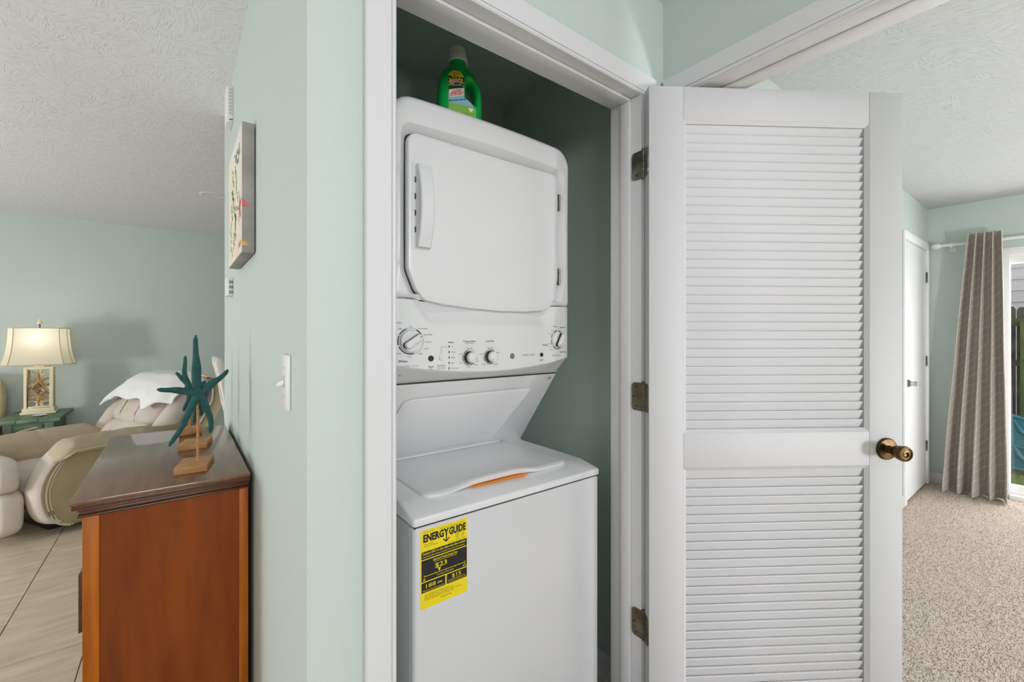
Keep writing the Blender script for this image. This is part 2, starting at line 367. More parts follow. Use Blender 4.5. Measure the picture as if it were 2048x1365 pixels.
# bedroom
XE, YN = 5.27, 0.812
struct('ceiling_bedroom', B((1.41, -3.2, H), (XE+0.12, YN+0.12, H+0.1)), M['ceiling_darkened'], label='white textured plaster ceiling of the bedroom')
struct('floor_bedroom', B((1.40, -3.2, -0.06), (XE, YN+0.1, -0.006)), M['carpet'], label='bedroom floor under the beige carpet')
struct('wall_north', MB().box((1.40, YN, 0), (4.40, YN+0.10, H)).box((4.40, YN, 2.05), (5.19, YN+0.10, H)).box((5.19, YN, 0), (XE+0.12, YN+0.10, H)), M['green'], label='pale green bedroom wall with the white closed door')
struct('wall_behind_door', B((4.3, YN+0.10, -0.06), (5.4, YN+0.16, H)), M['green'])
struct('wall_east', MB().box((XE, 0.40, 0), (XE+0.12, YN+0.10, H)).box((XE, -1.55, 1.99), (XE+0.12, 0.40, H)).box((XE, -3.2, 0), (XE+0.12, -1.55, H)), M['green'], label='pale green bedroom wall with the curtain and sliding door')

# carpet: displaced pile
def carpet():
    x0, x1, y0, y1 = 1.40, XE, -1.0, YN
    n1, n2 = 420, 200
    def fn(u, v):
        x = x0+(x1-x0)*u; y = y0+(y1-y0)*v
        z = 0.006*mnoise.noise((x*42, y*70, 0))+0.004*mnoise.noise((x*90+9, y*120, 3))+0.004*mnoise.noise((x*4, y*6, 5))
        return (x+random.uniform(-.002, .002), y+random.uniform(-.002, .002), z-0.006)
    o = MB().grid(fn, n1, n2).build('carpet', M['carpet'])
    tag(o, 'beige brown cut pile carpet on the bedroom floor', 'carpet', kind='stuff')
carpet()

# closet casing, jambs, stops
tr = empty('trim_1', (0.75, 0.84, 0), label='white painted casing and jambs round the laundry closet opening', kind='structure')
off = (0.75, 0.84, 0)
def casing_profile(x0, x1):          # colonial casing: cross-section from outer edge x0 (thick) to inner edge x1 (thin), y = depth
    s = 1 if x1 > x0 else -1
    return [(x0, 0.846), (x0, 0.832), (x0+s*0.003, 0.829), (x1-s*0.0125, 0.829), (x1-s*0.0115, 0.8325), (x1-s*0.0100, 0.8325), (x1-s*0.0090, 0.8290), (x1-s*0.003, 0.8285), (x1, 0.832), (x1, 0.846)]
MB().prism(casing_profile(0.283, 0.346), 0, 2.0608, 'z').build('side_casing', M['white'], tr, off=off, smooth=False)
MB().prism(casing_profile(1.222, 1.157), 0, 2.0608, 'z').build('side_casing', M['white'], tr, off=off, smooth=False)
hp = [(0.846, 2.131), (0.832, 2.131), (0.829, 2.128), (0.829, 2.0735), (0.8325, 2.0725), (0.8325, 2.071), (0.829, 2.070), (0.8285, 2.064), (0.832, 2.061), (0.846, 2.061)]
MB().prism(hp, 0.283, 1.222, 'x').build('head_casing', M['white'], tr, off=off, smooth=False)
MB().box((0.33, 0.8335, 0), (0.345, 0.956, 2.064)).build('side_jamb', M['white'], tr, off=off, bevel=0.002)
MB().box((1.15, 0.8335, 0), (1.165, 0.956, 2.064)).build('side_jamb', M['white'], tr, off=off, bevel=0.002)
MB().box((0.33, 0.8335, 2.064), (1.165, 0.956, 2.0825)).build('head_jamb', M['white'], tr, off=off, bevel=0.002)
MB().box((0.345, 0.872, 0), (0.355, 0.908, 2.054)).build('door_stop', M['white'], tr, off=off, bevel=0.003)
MB().box((1.140, 0.872, 0), (1.150, 0.908, 2.054)).build('door_stop', M['white'], tr, off=off, bevel=0.003)
MB().box((0.345, 0.872, 2.054), (1.15, 0.908, 2.064)).build('door_stop', M['white'], tr, off=off, bevel=0.003)
sp_ = MB().box((0.3452, 0.838, 0.86), (0.3466, 0.868, 0.96)).build('strike_plate', M['rusty'], tr, off=off, bevel=0.0005)
# bedroom doorway casing
t2 = empty('trim_2', (1.29, 0.4, 0), label='white painted casing and jambs round the bedroom doorway', kind='structure'); off = (1.29, 0.4, 0)
def cas2(y0, y1):
    s = 1 if y1 > y0 else -1
    return [(1.286, y0), (1.272, y0), (1.269, y0+s*0.003), (1.269, y1-s*0.0125), (1.2725, y1-s*0.0115), (1.2725, y1-s*0.010), (1.269, y1-s*0.009), (1.2685, y1-s*0.003), (1.272, y1), (1.286, y1)]
hp2 = [(1.286, 2.148), (1.272, 2.148), (1.269, 2.145), (1.269, 2.0925), (1.2725, 2.0915), (1.2725, 2.090), (1.269, 2.089), (1.2685, 2.083), (1.272, 2.080), (1.286, 2.080)]
MB().prism([(a, b) for a, b in hp2], -0.12, 0.835, 'y').build('head_casing', M['white'], t2, off=off, smooth=False)
MB().prism(cas2(0.835, 0.772), 0, 2.0798, 'z').build('side_casing', M['white'], t2, off=off, smooth=False)
MB().prism(cas2(-0.12, -0.06), 0, 2.0798, 'z').build('side_casing', M['white'], t2, off=off, smooth=False)
MB().box((1.275, 0.76, 0), (1.405, 0.776, 2.075)).build('side_jamb', M['white'], t2, off=off, bevel=0.002)
MB().box((1.275, -0.065, 0), (1.405, -0.05, 2.075)).build('side_jamb', M['white'], t2, off=off, bevel=0.002)
MB().box((1.275, -0.065, 2.075), (1.405, 0.776, 2.090)).build('head_jamb', M['white'], t2, off=off, bevel=0.002)
MB().box((1.335, -0.05, 2.0655), (1.372, 0.76, 2.075)).build('door_stop', M['white'], t2, off=off, bevel=0.003)
# baseboards
def bb(name, a, b):
    return struct(name, B(a, b), M['white'], bevel=0.004)
struct('baseboard_closet', MB().prism([(1.29, 0), (1.276, 0), (1.276, 0.075), (1.282, 0.088), (1.29, 0.094)], 0.956, 1.76, 'y') if False else MB().prism([(1.29, 0.0), (1.268, 0.0), (1.268, 0.016), (1.277, 0.022), (1.277, 0.070), (1.281, 0.074), (1.281, 0.082), (1.286, 0.09), (1.29, 0.09)], 0.956, 1.76, 'y'), M['white'], label='white baseboard at the foot of the closet side wall')
bb('baseboard_east', (XE-0.014, 0.405, 0), (XE, YN, 0.09)); bb('baseboard_north', (1.40, YN-0.014, 0), (4.34, YN, 0.09))
bb('baseboard_back', (-4.15, 5.851, 0), (3.9, 5.865, 0.09)); bb('baseboard_left', (XL-0.012, YW, 0), (XL, 2.62, 0.09))
# closed white bedroom door with casing, hinges, glass knob
d2 = empty('door_2', (4.8, YN, 0), label='plain white closed door in the bedroom corner with a clear glass knob', kind='structure'); off = (4.8, YN, 0)
MB().box((4.428, YN-0.004, 0.012), (5.168, YN+0.032, 2.03)).build('door_leaf', M['white_bed'], d2, off=off, bevel=0.003)
for a, b in (((4.355, YN-0.016, 0), (4.42, YN, 2.045)), ((5.178, YN-0.016, 0), (5.243, YN, 2.045)), ((4.355, YN-0.016, 2.037), (5.243, YN, 2.10))):
    MB().box(a, b).build('door_casing', M['white_bed'], d2, off=off, bevel=0.004)
MB().box((4.41, YN, 0), (4.424, YN+0.1, 2.05)).box((5.174, YN, 0), (5.19, YN+0.1, 2.05)).box((4.41, YN, 2.035), (5.19, YN+0.1, 2.05)).build('door_jamb', M['white_bed'], d2, off=off)
for z in (1.80, 1.073, 0.335):
    h = MB().lathe([(0.0001, -0.045), (0.006, -0.045), (0.006, 0.045), (0.0001, 0.045)], (5.173, YN-0.009, z), n=10).box((5.15, YN-0.0055, z-0.044), (5.20, YN-0.0035, z+0.044)).build('hinge', M['steel'], d2, off=off)
kn = MB().lathe([(0.0001, 0), (0.030, 0), (0.030, -0.006), (0.0001, -0.006)], (4.49, YN-0.004, 0.925), ax='y', n=20).build('knob_rosette', M['steel'], d2, off=off)
MB().lathe([(0.0001, 0), (0.026, 0), (0.027, -0.004), (0.018, -0.018), (0.019, -0.03), (0.021, -0.052), (0.021, -0.060), (0.017, -0.064), (0.0001, -0.064)], (4.49, YN-0.010, 0.925), ax='y', n=10).build('glass_knob', M['crystal'], d2, off=off, smooth=False)
# sliding glass door
w1 = empty('window_1', (XE, -0.6, 0), label='white framed sliding glass door to the yard', kind='structure'); off = (XE, -0.6, 0)
MB().box((XE-0.012, -1.55, 1.94), (XE+0.12, 0.40, 2.0)).box((XE+0.02, -1.55, 1.875), (XE+0.10, 0.40, 1.945)).build('head_frame', M['white_bed'], w1, off=off, bevel=0.004)
MB().box((XE-0.012, 0.335, 0), (XE+0.12, 0.40, 1.94)).build('side_frame', M['white_bed'], w1, off=off, bevel=0.004)
MB().box((XE-0.012, -1.55, 0), (XE+0.12, -1.485, 1.94)).build('side_frame', M['white_bed'], w1, off=off, bevel=0.004)
MB().box((XE-0.03, -1.485, -0.01), (XE+0.12, 0.335, 0.028)).box((XE+0.03, -1.485, 0.028), (XE+0.09, 0.335, 0.095)).build('sill', M['white_bed'], w1, off=off, bevel=0.004)
MB().box((XE+0.03, -0.60, 0.09), (XE+0.09, -0.54, 1.88)).build('meeting_stile', M['white_bed'], w1, off=off, bevel=0.004)
MB().box((XE+0.058, -0.54, 0.095), (XE+0.062, 0.335, 1.875)).build('pane', M['glass'], w1, off=off)
MB().box((XE+0.058, -1.485, 0.095), (XE+0.062, -0.60, 1.875)).build('pane', M['glass'], w1, off=off)
# west living room window (outside the frame)
w2 = empty('window_2', (-4.2, 3.1, 0), kind='structure'); off = (-4.2, 3.1, 0)
MB().box((-4.28, 2.2, 0.05), (-4.18, 2.26, 2.1)).box((-4.28, 3.94, 0.05), (-4.18, 4.0, 2.1)).box((-4.28, 2.26, 2.04), (-4.18, 3.94, 2.1)).box((-4.28, 2.26, 0.05), (-4.18, 3.94, 0.11)).box((-4.26, 3.07, 0.11), (-4.2, 3.13, 2.04)).build('window_frame', M['white'], w2, off=off)
MB().box((-4.232, 2.26, 0.11), (-4.228, 3.94, 2.04)).build('pane', M['glass'], w2, off=off)

# ------------------------------------------------------------------ louvered closet door (the open leaf)
def louver_door():
    W, Z0, Z1, T = 0.8045, 0.03, 2.0620, 0.035
    r = empty('door_1', (1.129, 0.791, 0), math.radians(-34.6), 'open white louvered closet door with antique brass knob', None, None, 'structure')
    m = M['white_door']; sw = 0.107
    MB().box((0, 0, Z0), (sw, T, Z1)).build('stile', m, r, bevel=0.0015)
    MB().box((W-sw, 0, Z0), (W, T, Z1)).build('stile', m, r, bevel=0.0015)
    rails = ((1.9635, Z1), (0.901, 1.006), (Z0, 0.205))
    for a, b in rails: MB().box((sw+0.0003, 0.0004, a), (W-sw-0.0003, T-0.0004, b)).build('rail', m, r, bevel=0.0012)
    mw = 0.011
    for a, b in ((1.006, 1.9635), (0.205, 0.901)):      # sticking bead inside each opening
        for (x0, x1, z0, z1, side) in ((sw, W-sw, b-mw, b, 't'), (sw, W-sw, a, a+mw, 'b'), (sw, sw+mw, a, b, 'l'), (W-sw-mw, W-sw, a, b, 'r')):
            mb = MB()
            if side == 't': mb.prism([(0.0008, z1), (0.008, z0), (0.027, z0), (0.034, z1)], x0, x1, 'x')
            if side == 'b': mb.prism([(0.0008, z0), (0.034, z0), (0.027, z1), (0.008, z1)], x0, x1, 'x')
            if side == 'l': mb.prism([(x0, 0.0008), (x1, 0.008), (x1, 0.027), (x0, 0.034)], z0, z1, 'z')
            if side == 'r': mb.prism([(x1, 0.0008), (x1, 0.034), (x0, 0.027), (x0, 0.008)], z0, z1, 'z')
            mb.build('panel_moulding', m, r, smooth=False)
    x0, x1 = sw+mw-0.004, W-sw-mw+0.004; pitch = 0.02755
    # one slat: near edge up, far edge down, rounded near edge
    prof = []
    th = 0.0060; L = 0.0325; a = math.radians(73)
    dx, dz = math.cos(a), -math.sin(a); nx, nz = math.sin(a), math.cos(a)
    for t, s in ((0, -0.5), (0.002, -0.9), (L-0.002, -0.9), (L, -0.4), (L, 0.4), (L-0.002, 0.9), (0.002, 0.9), (0, 0.5)):
        prof.append((dx*(t-L/2)+nx*s*th/2, dz*(t-L/2)+nz*s*th/2))
    base = None
    for a_, b_, n in ((1.006+mw, 1.9635-mw, None), (0.205+mw, 0.901-mw, None)):
        z = b_-0.0158
        while z > a_-0.004:
            if base is None:
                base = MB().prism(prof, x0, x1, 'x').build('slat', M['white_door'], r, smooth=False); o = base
            else:
                o = base.copy(); C.objects.link(o); o.parent = r
            o.location = (0, T/2+random.uniform(-.0004, .0004), z); o.rotation_euler = (random.uniform(-.02, .02), 0, 0); z -= pitch
    # knob
    kx, kz = 0.751, 0.952
    k = MB().lathe([(0.0001, 0), (0.033, 0), (0.034, -0.004), (0.031, -0.008), (0.026, -0.009), (0.0001, -0.009)], (kx, 0, kz), ax='y', n=32).build('knob_rosette', M['bronze'], r)
    MB().lathe([(0.0001, -0.008), (0.013, -0.008), (0.010, -0.014), (0.012, -0.018), (0.010, -0.022), (0.012, -0.026), (0.018, -0.034), (0.0215, -0.048), (0.0235, -0.060), (0.0215, -0.066),
                (0.016, -0.0675), (0.0155, -0.0655), (0.011, -0.0655), (0.0105, -0.067), (0.007, -0.0675), (0.006, -0.064), (0.0001, -0.063)], (kx, 0, kz), ax='y', n=32).build('door_knob', M['bronze'], r)
    MB().lathe([(0.0001, T), (0.033, T), (0.031, T+0.008), (0.012, T+0.009), (0.011, T+0.03), (0.022, T+0.05), (0.02, T+0.064), (0.0001, T+0.066)], (kx, 0, kz), ax='y', n=20).build('door_knob', M['bronze'], r)
    # hinges: pin at local (-0.003+, 0.041)
    Rm = Matrix.Rotation(math.radians(34.6), 3, 'Z'); pin = Rm @ Vector((1.151-1.129, 0.8265-0.791, 0))
    for z, mm in ((1.84, M['steel']), (1.112, M['rusty']), (0.398, M['rusty'])):
        hb = MB(); hh = 0.044
        def leaf(P, Q, nrm):                     # thin rounded plate from P to Q along the surface
            P = Vector(P); Q = Vector(Q); nrm = Vector(nrm)*0.0018
            o2 = rpoly([(0, -hh), ((Q-P).length, -hh), ((Q-P).length, hh), (0, hh)], [0, 0.012, 0.012, 0], 5); u = (Q-P).normalized()
            l0 = [P+u*x+Vector((0, 0, z+y)) for x, y in o2]; l1 = [p+nrm for p in l0]; hb.loops([l0, l1])
        # jamb leaf (world plane x = 1.15, from y = .833 to .868)
        j0 = Rm @ Vector((1.1495-1.129, 0.829-0.791, 0)); j1 = Rm @ Vector((1.1495-1.129, 0.8685-0.791, 0)); jn = Rm @ Vector((-1, 0, 0))
        leaf(j0, j1, jn)
        leaf((-0.0002, 0.036, 0), (-0.0002, 0.004, 0), (-1, 0, 0))
        hg = hb.build('hinge', mm, r)
        kb = MB(); n = 5
        for i in range(n):
            za = z-hh+i*2*hh/n; zb = za+2*hh/n-0.0012
            kb.lathe([(0.0001, za), (0.0058, za), (0.0058, zb), (0.0001, zb)], (pin.x, pin.y, 0), n=12)
        kb.lathe([(0.0001, z+hh), (0.0064, z+hh), (0.006, z+hh+0.004), (0.0001, z+hh+0.005)], (pin.x, pin.y, 0), n=12)
        kb.build('hinge_barrel', mm, hg)
        for (yy, zz) in ((0.850, 0.030), (0.860, 0.0), (0.850, -0.030)):
            p = Rm @ Vector((1.147-1.129, yy-0.791, 0)); s_ = MB()
            u = Rm @ Vector((0, 1, 0)); nn = Rm @ Vector((-1, 0, 0))
            l0 = [p+u*(0.0042*math.cos(t*PI/5))+Vector((0, 0, z+zz+0.0042*math.sin(t*PI/5))) for t in range(10)]
            s_.loops([l0, [q+nn*0.0008 for q in l0]]).build('screw', M['screw'], hg)
louver_door()

# ------------------------------------------------------------------ stacked washer and dryer
def laundry():
    X0, X1, YF, YB = 0.441, 1.095, 0.9585, 1.60
    xc, hw = (X0+X1)/2, (X1-X0)/2
    org = (xc, YF, 0)
    r = empty('stacked_washer_dryer', org, 0, 'white stacked washer and dryer unit standing in the laundry closet', 'washer dryer')
    def bd(mb, name, m, parent=r, **k): return mb.build(name, m, parent, off=org, **k)
    EN = M['enamel']
    # washer cabinet
    cab = rpoly([(X0, YF), (X1, YF), (X1, YB), (X0, YB)], [0.013, 0.013, 0, 0], 5)
    L = []
    for z, ins in ((0.035, 0), (0.838, 0), (0.843, 0.002), (0.845, 0.006)):
        L.append([(xc+(x-xc)*(1-ins/hw), max(y, YF+ins), z) for x, y in cab])
    bd(MB().loops(L), 'washer_cabinet', EN)
    bd(MB().box((X0-0.0008, YF+0.020, 0.036), (X0+0.001, YF+0.0215, 0.842)), 'side_seam', M['grey'])
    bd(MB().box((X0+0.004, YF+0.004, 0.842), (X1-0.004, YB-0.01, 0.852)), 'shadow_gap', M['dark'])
    for fx in (X0+0.05, X1-0.05):
        for fy in (YF+0.05, YB-0.06):
            bd(MB().lathe([(0.0001, 0), (0.022, 0), (0.022, 0.012), (0.010, 0.014), (0.010, 0.04), (0.0001, 0.04)], (fx, fy, 0), n=12), 'leveling_foot', M['dark'])
    # deck
    dk = [(YF-0.002, 0.849), (YF-0.002, 0.866), (YF+0.004, 0.8695), (1.036, 0.8835), (1.045, 0.885), (1.362, 0.885), (1.372, 0.892), (1.42, 0.905), (YB, 0.905), (YB, 0.849)]
    L = []
    for x, s in ((X0-0.001, 0.006), (X0+0.001, 0.0025), (X0+0.006, 0), (X1-0.006, 0), (X1-0.001, 0.0025), (X1+0.001, 0.006)):
        L.append([(x, min(max(y, YF-0.002+s), YB), max(0.849, z-(s if z > 0.85 else 0))) for y, z in dk])
    bd(MB().loops(L), 'washer_deck', M['plastic'], bevel=0.002)
    # lid with a raised curved front edge
    yb, yf = 1.362, 1.022
    def lidx(v): return (0.502+0.012*(1-v), 1.018)
    def front(x):
        t = max(0, 1-((x-0.735)/0.165)**2); t = t*t*(3-2*t)
        return yf+0.004*t-0.003, 0.0135*t
    def lidfn(dz):
        def fn(u, v):
            xl, xr = 0.504, 1.018; rc = 0.035
            y = yb-(yb-yf)*v; sh = 0
            dy = min(v, 1-v)*(yb-yf)
            if dy < rc: sh = rc-math.sqrt(max(0, rc*rc-(rc-dy)**2))
            x = xl+sh+(xr-xl-2*sh)*u
            fy, fz = front(x); k = max(0, (v-0.55)/0.45)**2
            return (x, y+(fy-yf)*v, 0.894+dz+fz*k-(0.004 if (v < 0.02 or v > 0.98 or u < 0.01 or u > 0.99) else 0))
        return fn
    nu, nv = 60, 40; lid = MB(); top = [lidfn(0)(i/nu, j/nv) for j in range(nv+1) for i in range(nu+1)]
    lid.add(top, [(j*(nu+1)+i, j*(nu+1)+i+1, (j+1)*(nu+1)+i+1, (j+1)*(nu+1)+i) for j in range(nv) for i in range(nu)])
    rim = [i for i in range(nu+1)]+[j*(nu+1)+nu for j in range(1, nv+1)]+[nv*(nu+1)+i for i in range(nu-1, -1, -1)]+[j*(nu+1) for j in range(nv-1, 0, -1)]
    n0 = len(lid.v); lid.v += [(top[i][0], top[i][1]+(0.004 if i >= nv*(nu+1) else 0), top[i][2]-0.0085-(0.40*front(top[i][0])[1] if i >= nv*(nu+1) else 0)) for i in rim]
    lid.f += [(rim[k], rim[(k+1) % len(rim)], n0+(k+1) % len(rim), n0+k) for k in range(len(rim))]
    bd(lid, 'washer_lid', M['plastic'])
    bd(MB().grid(lambda u, v: (0.640+0.195*u, 1.013+0.028*v-0.010*(u-0.45)*(1-v), 0.8862+0.0004*v), 12, 2), 'orange_sticker', M['orange'])
    bd(MB().box((0.52, 1.05, 0.8852), (1.00, 1.35, 0.8858)), 'lid_opening', M['dark'])
    bd(MB().tube([(X0+0.03, 1.372, 0.897), (0.985, 1.372, 0.897)], [0.0105, 0.0105], 12), 'lid_hinge_bar', M['plastic'])
    # sloped panel between washer and dryer
    P0, P1 = Vector((0, 1.378, 0.885)), Vector((0, 1.160, 1.166))
    def sl(x, t, d=0):
        p = P0.lerp(P1, t); n_ = Vector((0, -(P1-P0).z, (P1-P0).y)).normalized(); p = p+n_*d; return (x, p.y, p.z)
    mb = MB().prism([(1.372, 0.885), (1.1605, 1.1655), (YB, 1.1655), (YB, 0.885)], X0, X1, 'x')
    bd(mb, 'sloped_panel', M['plastic'], bevel=0.004)
    outer = rpoly([(X0+0.035, 0.05), (X1-0.16, 0.05), (X1-0.075, 0.90), (X0+0.10, 0.90)], [0.08, 0.08, 0.05, 0.05], 6) if False else None
    bd(MB().prism([(0, 0)]*0 or [(X0+0.05, 0.06), (X1-0.20, 0.06), (X1-0.085, 0.86), (X0+0.05, 0.86)], 0, 0.002, 'z') if False else
       MB().loops([[sl(x, t, 0.006) for x, t in rpoly([(X0+0.03, 0.10), (X1-0.155, 0.10), (X1-0.075, 0.84), (X0+0.08, 0.84)], 0.05, 6)],
                   [sl(x, t, 0.0105) for x, t in rpoly([(X0+0.045, 0.125), (X1-0.168, 0.125), (X1-0.092, 0.815), (X0+0.092, 0.815)], 0.05, 6)]], cap0=False), 'embossed_panel', M['plastic'])
    # dryer body
    bp_ = [(1.105, 1.40), (1.108, 1.23), (1.170, 1.168), (YB, 1.168), (YB, 1.925), (YB-0.03, 1.95), (1.15, 1.953), (1.122, 1.94), (1.118, 1.40)]
    outl = rpoly([(X0, 1.404), (X1, 1.404), (X1, 1.962), (X0, 1.962)], [0, 0, 0.058, 0.058], 10)
    bb_ = [(x, z) for x, z in rpoly([(X0, 1.17), (X1, 1.17), (X1, 1.955), (X0, 1.955)], [0, 0, 0.05, 0.05], 8)]
    bd(MB().loops([[(x, y, z) for x, z in bb_] for y in (1.165, YB)]), 'dryer_body', EN)
    for xx in (X0+0.0005, X1-0.0005):
        pass
    bd(MB().prism([(1.112, 1.40), (1.112, 1.232), (1.166, 1.172), (1.168, 1.40)], X0+0.0003, X1-0.0003, 'x'), 'panel_housing', EN)
    # front fascia ring round the door
    door = [(0.488, 1.840), (0.488, 1.486), (0.510, 1.432), (0.535, 1.402), (0.600, 1.391), (0.70, 1.383), (0.80, 1.379), (0.90, 1.380), (0.975, 1.386), (1.010, 1.404), (1.028, 1.432), (1.042, 1.500), (1.042, 1.858), (0.488, 1.858)]
    door = door[1:]
    drp = rpoly(door, [0.04, 0.03, 0.02, 0.05, 0.1, 0.1, 0.1, 0.02, 0.03, 0.03, 0.05, 0.026, 0.026], 5)
    c = (0.768, 1.62); N = 200
    dl = polar(drp, c, N)
    def archz(x, z): return z-(0.010*((x-xc)/hw)**2 if z > 1.9 else 0)
    ol = [(x, archz(x, z)) for x, z in polar(outl, c, N)]
    fas = []
    for f, y in ((0, 1.165), (0, 1.112), (0.004, 1.099), (0.012, 1.092), (0.022, 1.0895)):
        fas.append([(x, y, z) for x, z in inset(ol, c, f)])
    lo2 = []
    for (x, z), (dx_, dz_) in zip(inset(ol, c, 0.022), dl): lo2.append((x, z))
    g1 = inset(dl, c, -0.028); g2 = inset(dl, c, -0.006); g3 = inset(dl, c, -0.004)
    def lim(P, O): # keep the recess inside the fascia
        return [(p if (Vector(p)-Vector(c)).length < (Vector(o)-Vector(c)).length else o) for p, o in zip(P, O)]
    g1 = lim(g1, lo2); g2 = lim(g2, inset(ol, c, 0.001)); g3 = lim(g3, inset(ol, c, 0.0005))
    fas.append([(x, 1.0890, z) for x, z in g1]); fas.append([(x, 1.1110, z) for x, z in g2]); fas.append([(x, 1.118, z) for x, z in g3])
    cc = Vector(c)
    for k in range(N):          # below the seam the door overlaps the fascia: let the ring fade back behind it
        mg = (Vector(ol[k])-cc).length-(Vector(dl[k])-cc).length; wg = max(0.0, min(1.0, (mg-0.006)/0.03))
        if ol[k][1] > 1.45: wg = 1.0
        for lp in fas[1:]: lp[k] = (lp[k][0], 1.1135+(lp[k][1]-1.1135)*wg, lp[k][2])
    bd(MB().loops(fas, cap0=False, cap1=False), 'dryer_front', M['plastic'])
    bd(MB().loops([[(x, 1.117, z) for x, z in inset(dl, c, -0.003)], [(x, 1.119, z) for x, z in inset(dl, c, -0.003)]]), 'door_seal', M['dark'])
    # dryer door
    DL = [(dl, 1.1165, 0.0012), (dl, 1.1000, 0.0012), (dl, 1.0965, 0.003), (dl, 1.0950, 0.007), (dl, 1.0945, 0.02), (dl, 1.0938, 0.12)]
    dd = bd(MB().loops([[(x, y, z) for x, z in inset(l, c, d)] for l, y, d in DL]), 'dryer_door', M['plastic'])
    # handle
    hx0, hx1, hz0, hz1 = 0.508, 0.548, 1.545, 1.768
    L = []
    n = 24
    for i in range(n+1):
        t = i/n; z = hz0+(hz1-hz0)*t; s = math.sin(PI*(0.06+0.88*t)); b = 0.012+0.030*(s**0.8)
        L.append([(hx0, 1.095, z), (hx0, 1.095-b+0.003, z), (hx0+0.003, 1.095-b, z), (hx1-0.004, 1.095-b+0.001, z), (hx1, 1.095-b+0.005, z), (hx1+0.004, 1.095, z)])
    hd = bd(MB().loops(L), 'door_handle', M['plastic'], parent=dd)
    rec = rpoly([(0.499, 1.538), (0.553, 1.538), (0.553, 1.776), (0.499, 1.776)], 0.008, 4)
    bd(MB().loops([[(x, 1.0944, z) for x, z in rec], [(x, 1.0928, z) for x, z in inset(rec, (0.526, 1.657), 0.003)]]), 'handle_surround', M['plastic'], parent=dd)
    for i in range(4): bd(MB().box((0.5062, 1.088, 1.585+i*0.045), (0.5078, 1.094, 1.600+i*0.045)), 'handle_slot', M['ink'], parent=dd)
    for z in (1.770, 1.510):
        z = {1.770: 1.765, 1.510: 1.508}[z]
        hg = bd(MB().box((1.0405, 1.094, z-0.028), (1.0485, 1.1075, z+0.028)), 'hinge', M['steel'], bevel=0.001)
        bd(MB().lathe([(0.0001, z-0.026), (0.0035, z-0.026), (0.0035, z+0.026), (0.0001, z+0.026)], (1.0435, 1.093, 0), n=10), 'hinge_pin', M['steel'], parent=hg)
        bd(MB().box((1.0475, 1.0930, z-0.018), (1.0482, 1.0955, z-0.008)).box((1.0475, 1.0930, z+0.008), (1.0482, 1.0955, z+0.018)), 'hinge_slot', M['dark'], parent=hg)
    # control panel: bowed face with an upper scoop
    def zb(x): t = (x-xc)/hw; return 1.226-0.030*(1-t*t)
    def doorbot(x):
        if x < 0.488 or x > 1.042: return 9
        zs = []
        for i in range(len(drp)):
            (xa, za), (xb, zc_) = drp[i-1], drp[i]
            if min(xa, xb) <= x <= max(xa, xb) and xa != xb: zs.append(za+(zc_-za)*(x-xa)/(xb-xa))
        return min(zs) if zs else 9
    def zt(x): return min(1.4035, doorbot(x)-0.0035)
    def zs(x): t = abs((x-xc)/hw); k = max(0, min(1, (t-0.62)/0.26)); return 1.332+0.074*k*k*(3-2*k)
    def yp(x, z):
        t = (x-xc)/hw; y = 1.1005-0.014*(1-t*t)
        d = z-zs(x)
        if d > 0: y += min(0.55*d, 0.06)
        e = hw-abs(x-xc)
        if e < 0.008: y += 0.008-math.sqrt(max(0, 0.008**2-(0.008-e)**2))
        return y
    xs = [X0+(X1-X0)*i/90 for i in range(91)]
    xs[1] = X0+0.001; xs[-2] = X1-0.001
    rows = [[(x, 1.168, 1.168) for x in xs], [(x, yp(x, 1.2)+0.008, zb(x)-0.0045) for x in xs], [(x, yp(x, 1.2)+0.0025, zb(x)-0.001) for x in xs]]
    for k in range(9): rows.append([(x, yp(x, 1.25), zb(x)+0.002+(zs(x)-zb(x)-0.003)*k/8) for x in xs])
    for k in range(1, 7):
        rows.append([(x, yp(x, zs(x)+max(0, zt(x)-zs(x))*k/6), min(zs(x), zt(x))+max(0, zt(x)-zs(x))*k/6) for x in xs])
    cp = bd(MB().loops(rows, closed=False), 'control_panel', M['panel'])
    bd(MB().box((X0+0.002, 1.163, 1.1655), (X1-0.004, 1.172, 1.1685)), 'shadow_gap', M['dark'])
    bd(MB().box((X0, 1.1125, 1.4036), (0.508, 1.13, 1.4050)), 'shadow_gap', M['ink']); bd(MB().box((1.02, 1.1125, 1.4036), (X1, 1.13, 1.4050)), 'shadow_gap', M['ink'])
    # printing on the panel
    ink, pale = MB(), MB()
    def put(tgt, body, x, z, size, bold=0.0, align='LEFT'):
        v, f = text2d(body, size, bold, None, 1, align)
        tgt.add([(x+a, yp(x+a, 1.25)-0.0007, z+b) for a, b in v], f)
    def rect(tgt, xa, za, xb, zb_):
        tgt.add([(xa, yp(xa, 1.25)-0.0007, za), (xb, yp(xb, 1.25)-0.0007, za), (xb, yp(xb, 1.25)-0.0007, zb_), (xa, yp(xa, 1.25)-0.0007, zb_)], [(0, 1, 2, 3)])
    def ring(tgt, x, z, r0, r1, a0, a1, n=10):
        vs_, fs_ = [], []
        for i in range(n+1):
            t = math.radians(a0+(a1-a0)*i/n)
            for rr in (r0, r1): xx = x+rr*math.cos(t); vs_.append((xx, yp(xx, 1.25)-0.0007, z+rr*math.sin(t)))
        for i in range(n): fs_.append((2*i, 2*i+1, 2*i+3, 2*i+2))
        tgt.add(vs_, fs_)
    D1, D2, T1, T2 = (0.4955, 1.290), (1.038, 1.2895), (0.6755, 1.2405), (0.7485, 1.2405)
    put(pale, 'Colors', 0.447, 1.337, 0.0085, 0.01); put(ink, 'Whites', 0.462, 1.2335, 0.0085, 0.02); put(pale, 'WASHER CYCLES', 0.466, 1.2205, 0.0066)
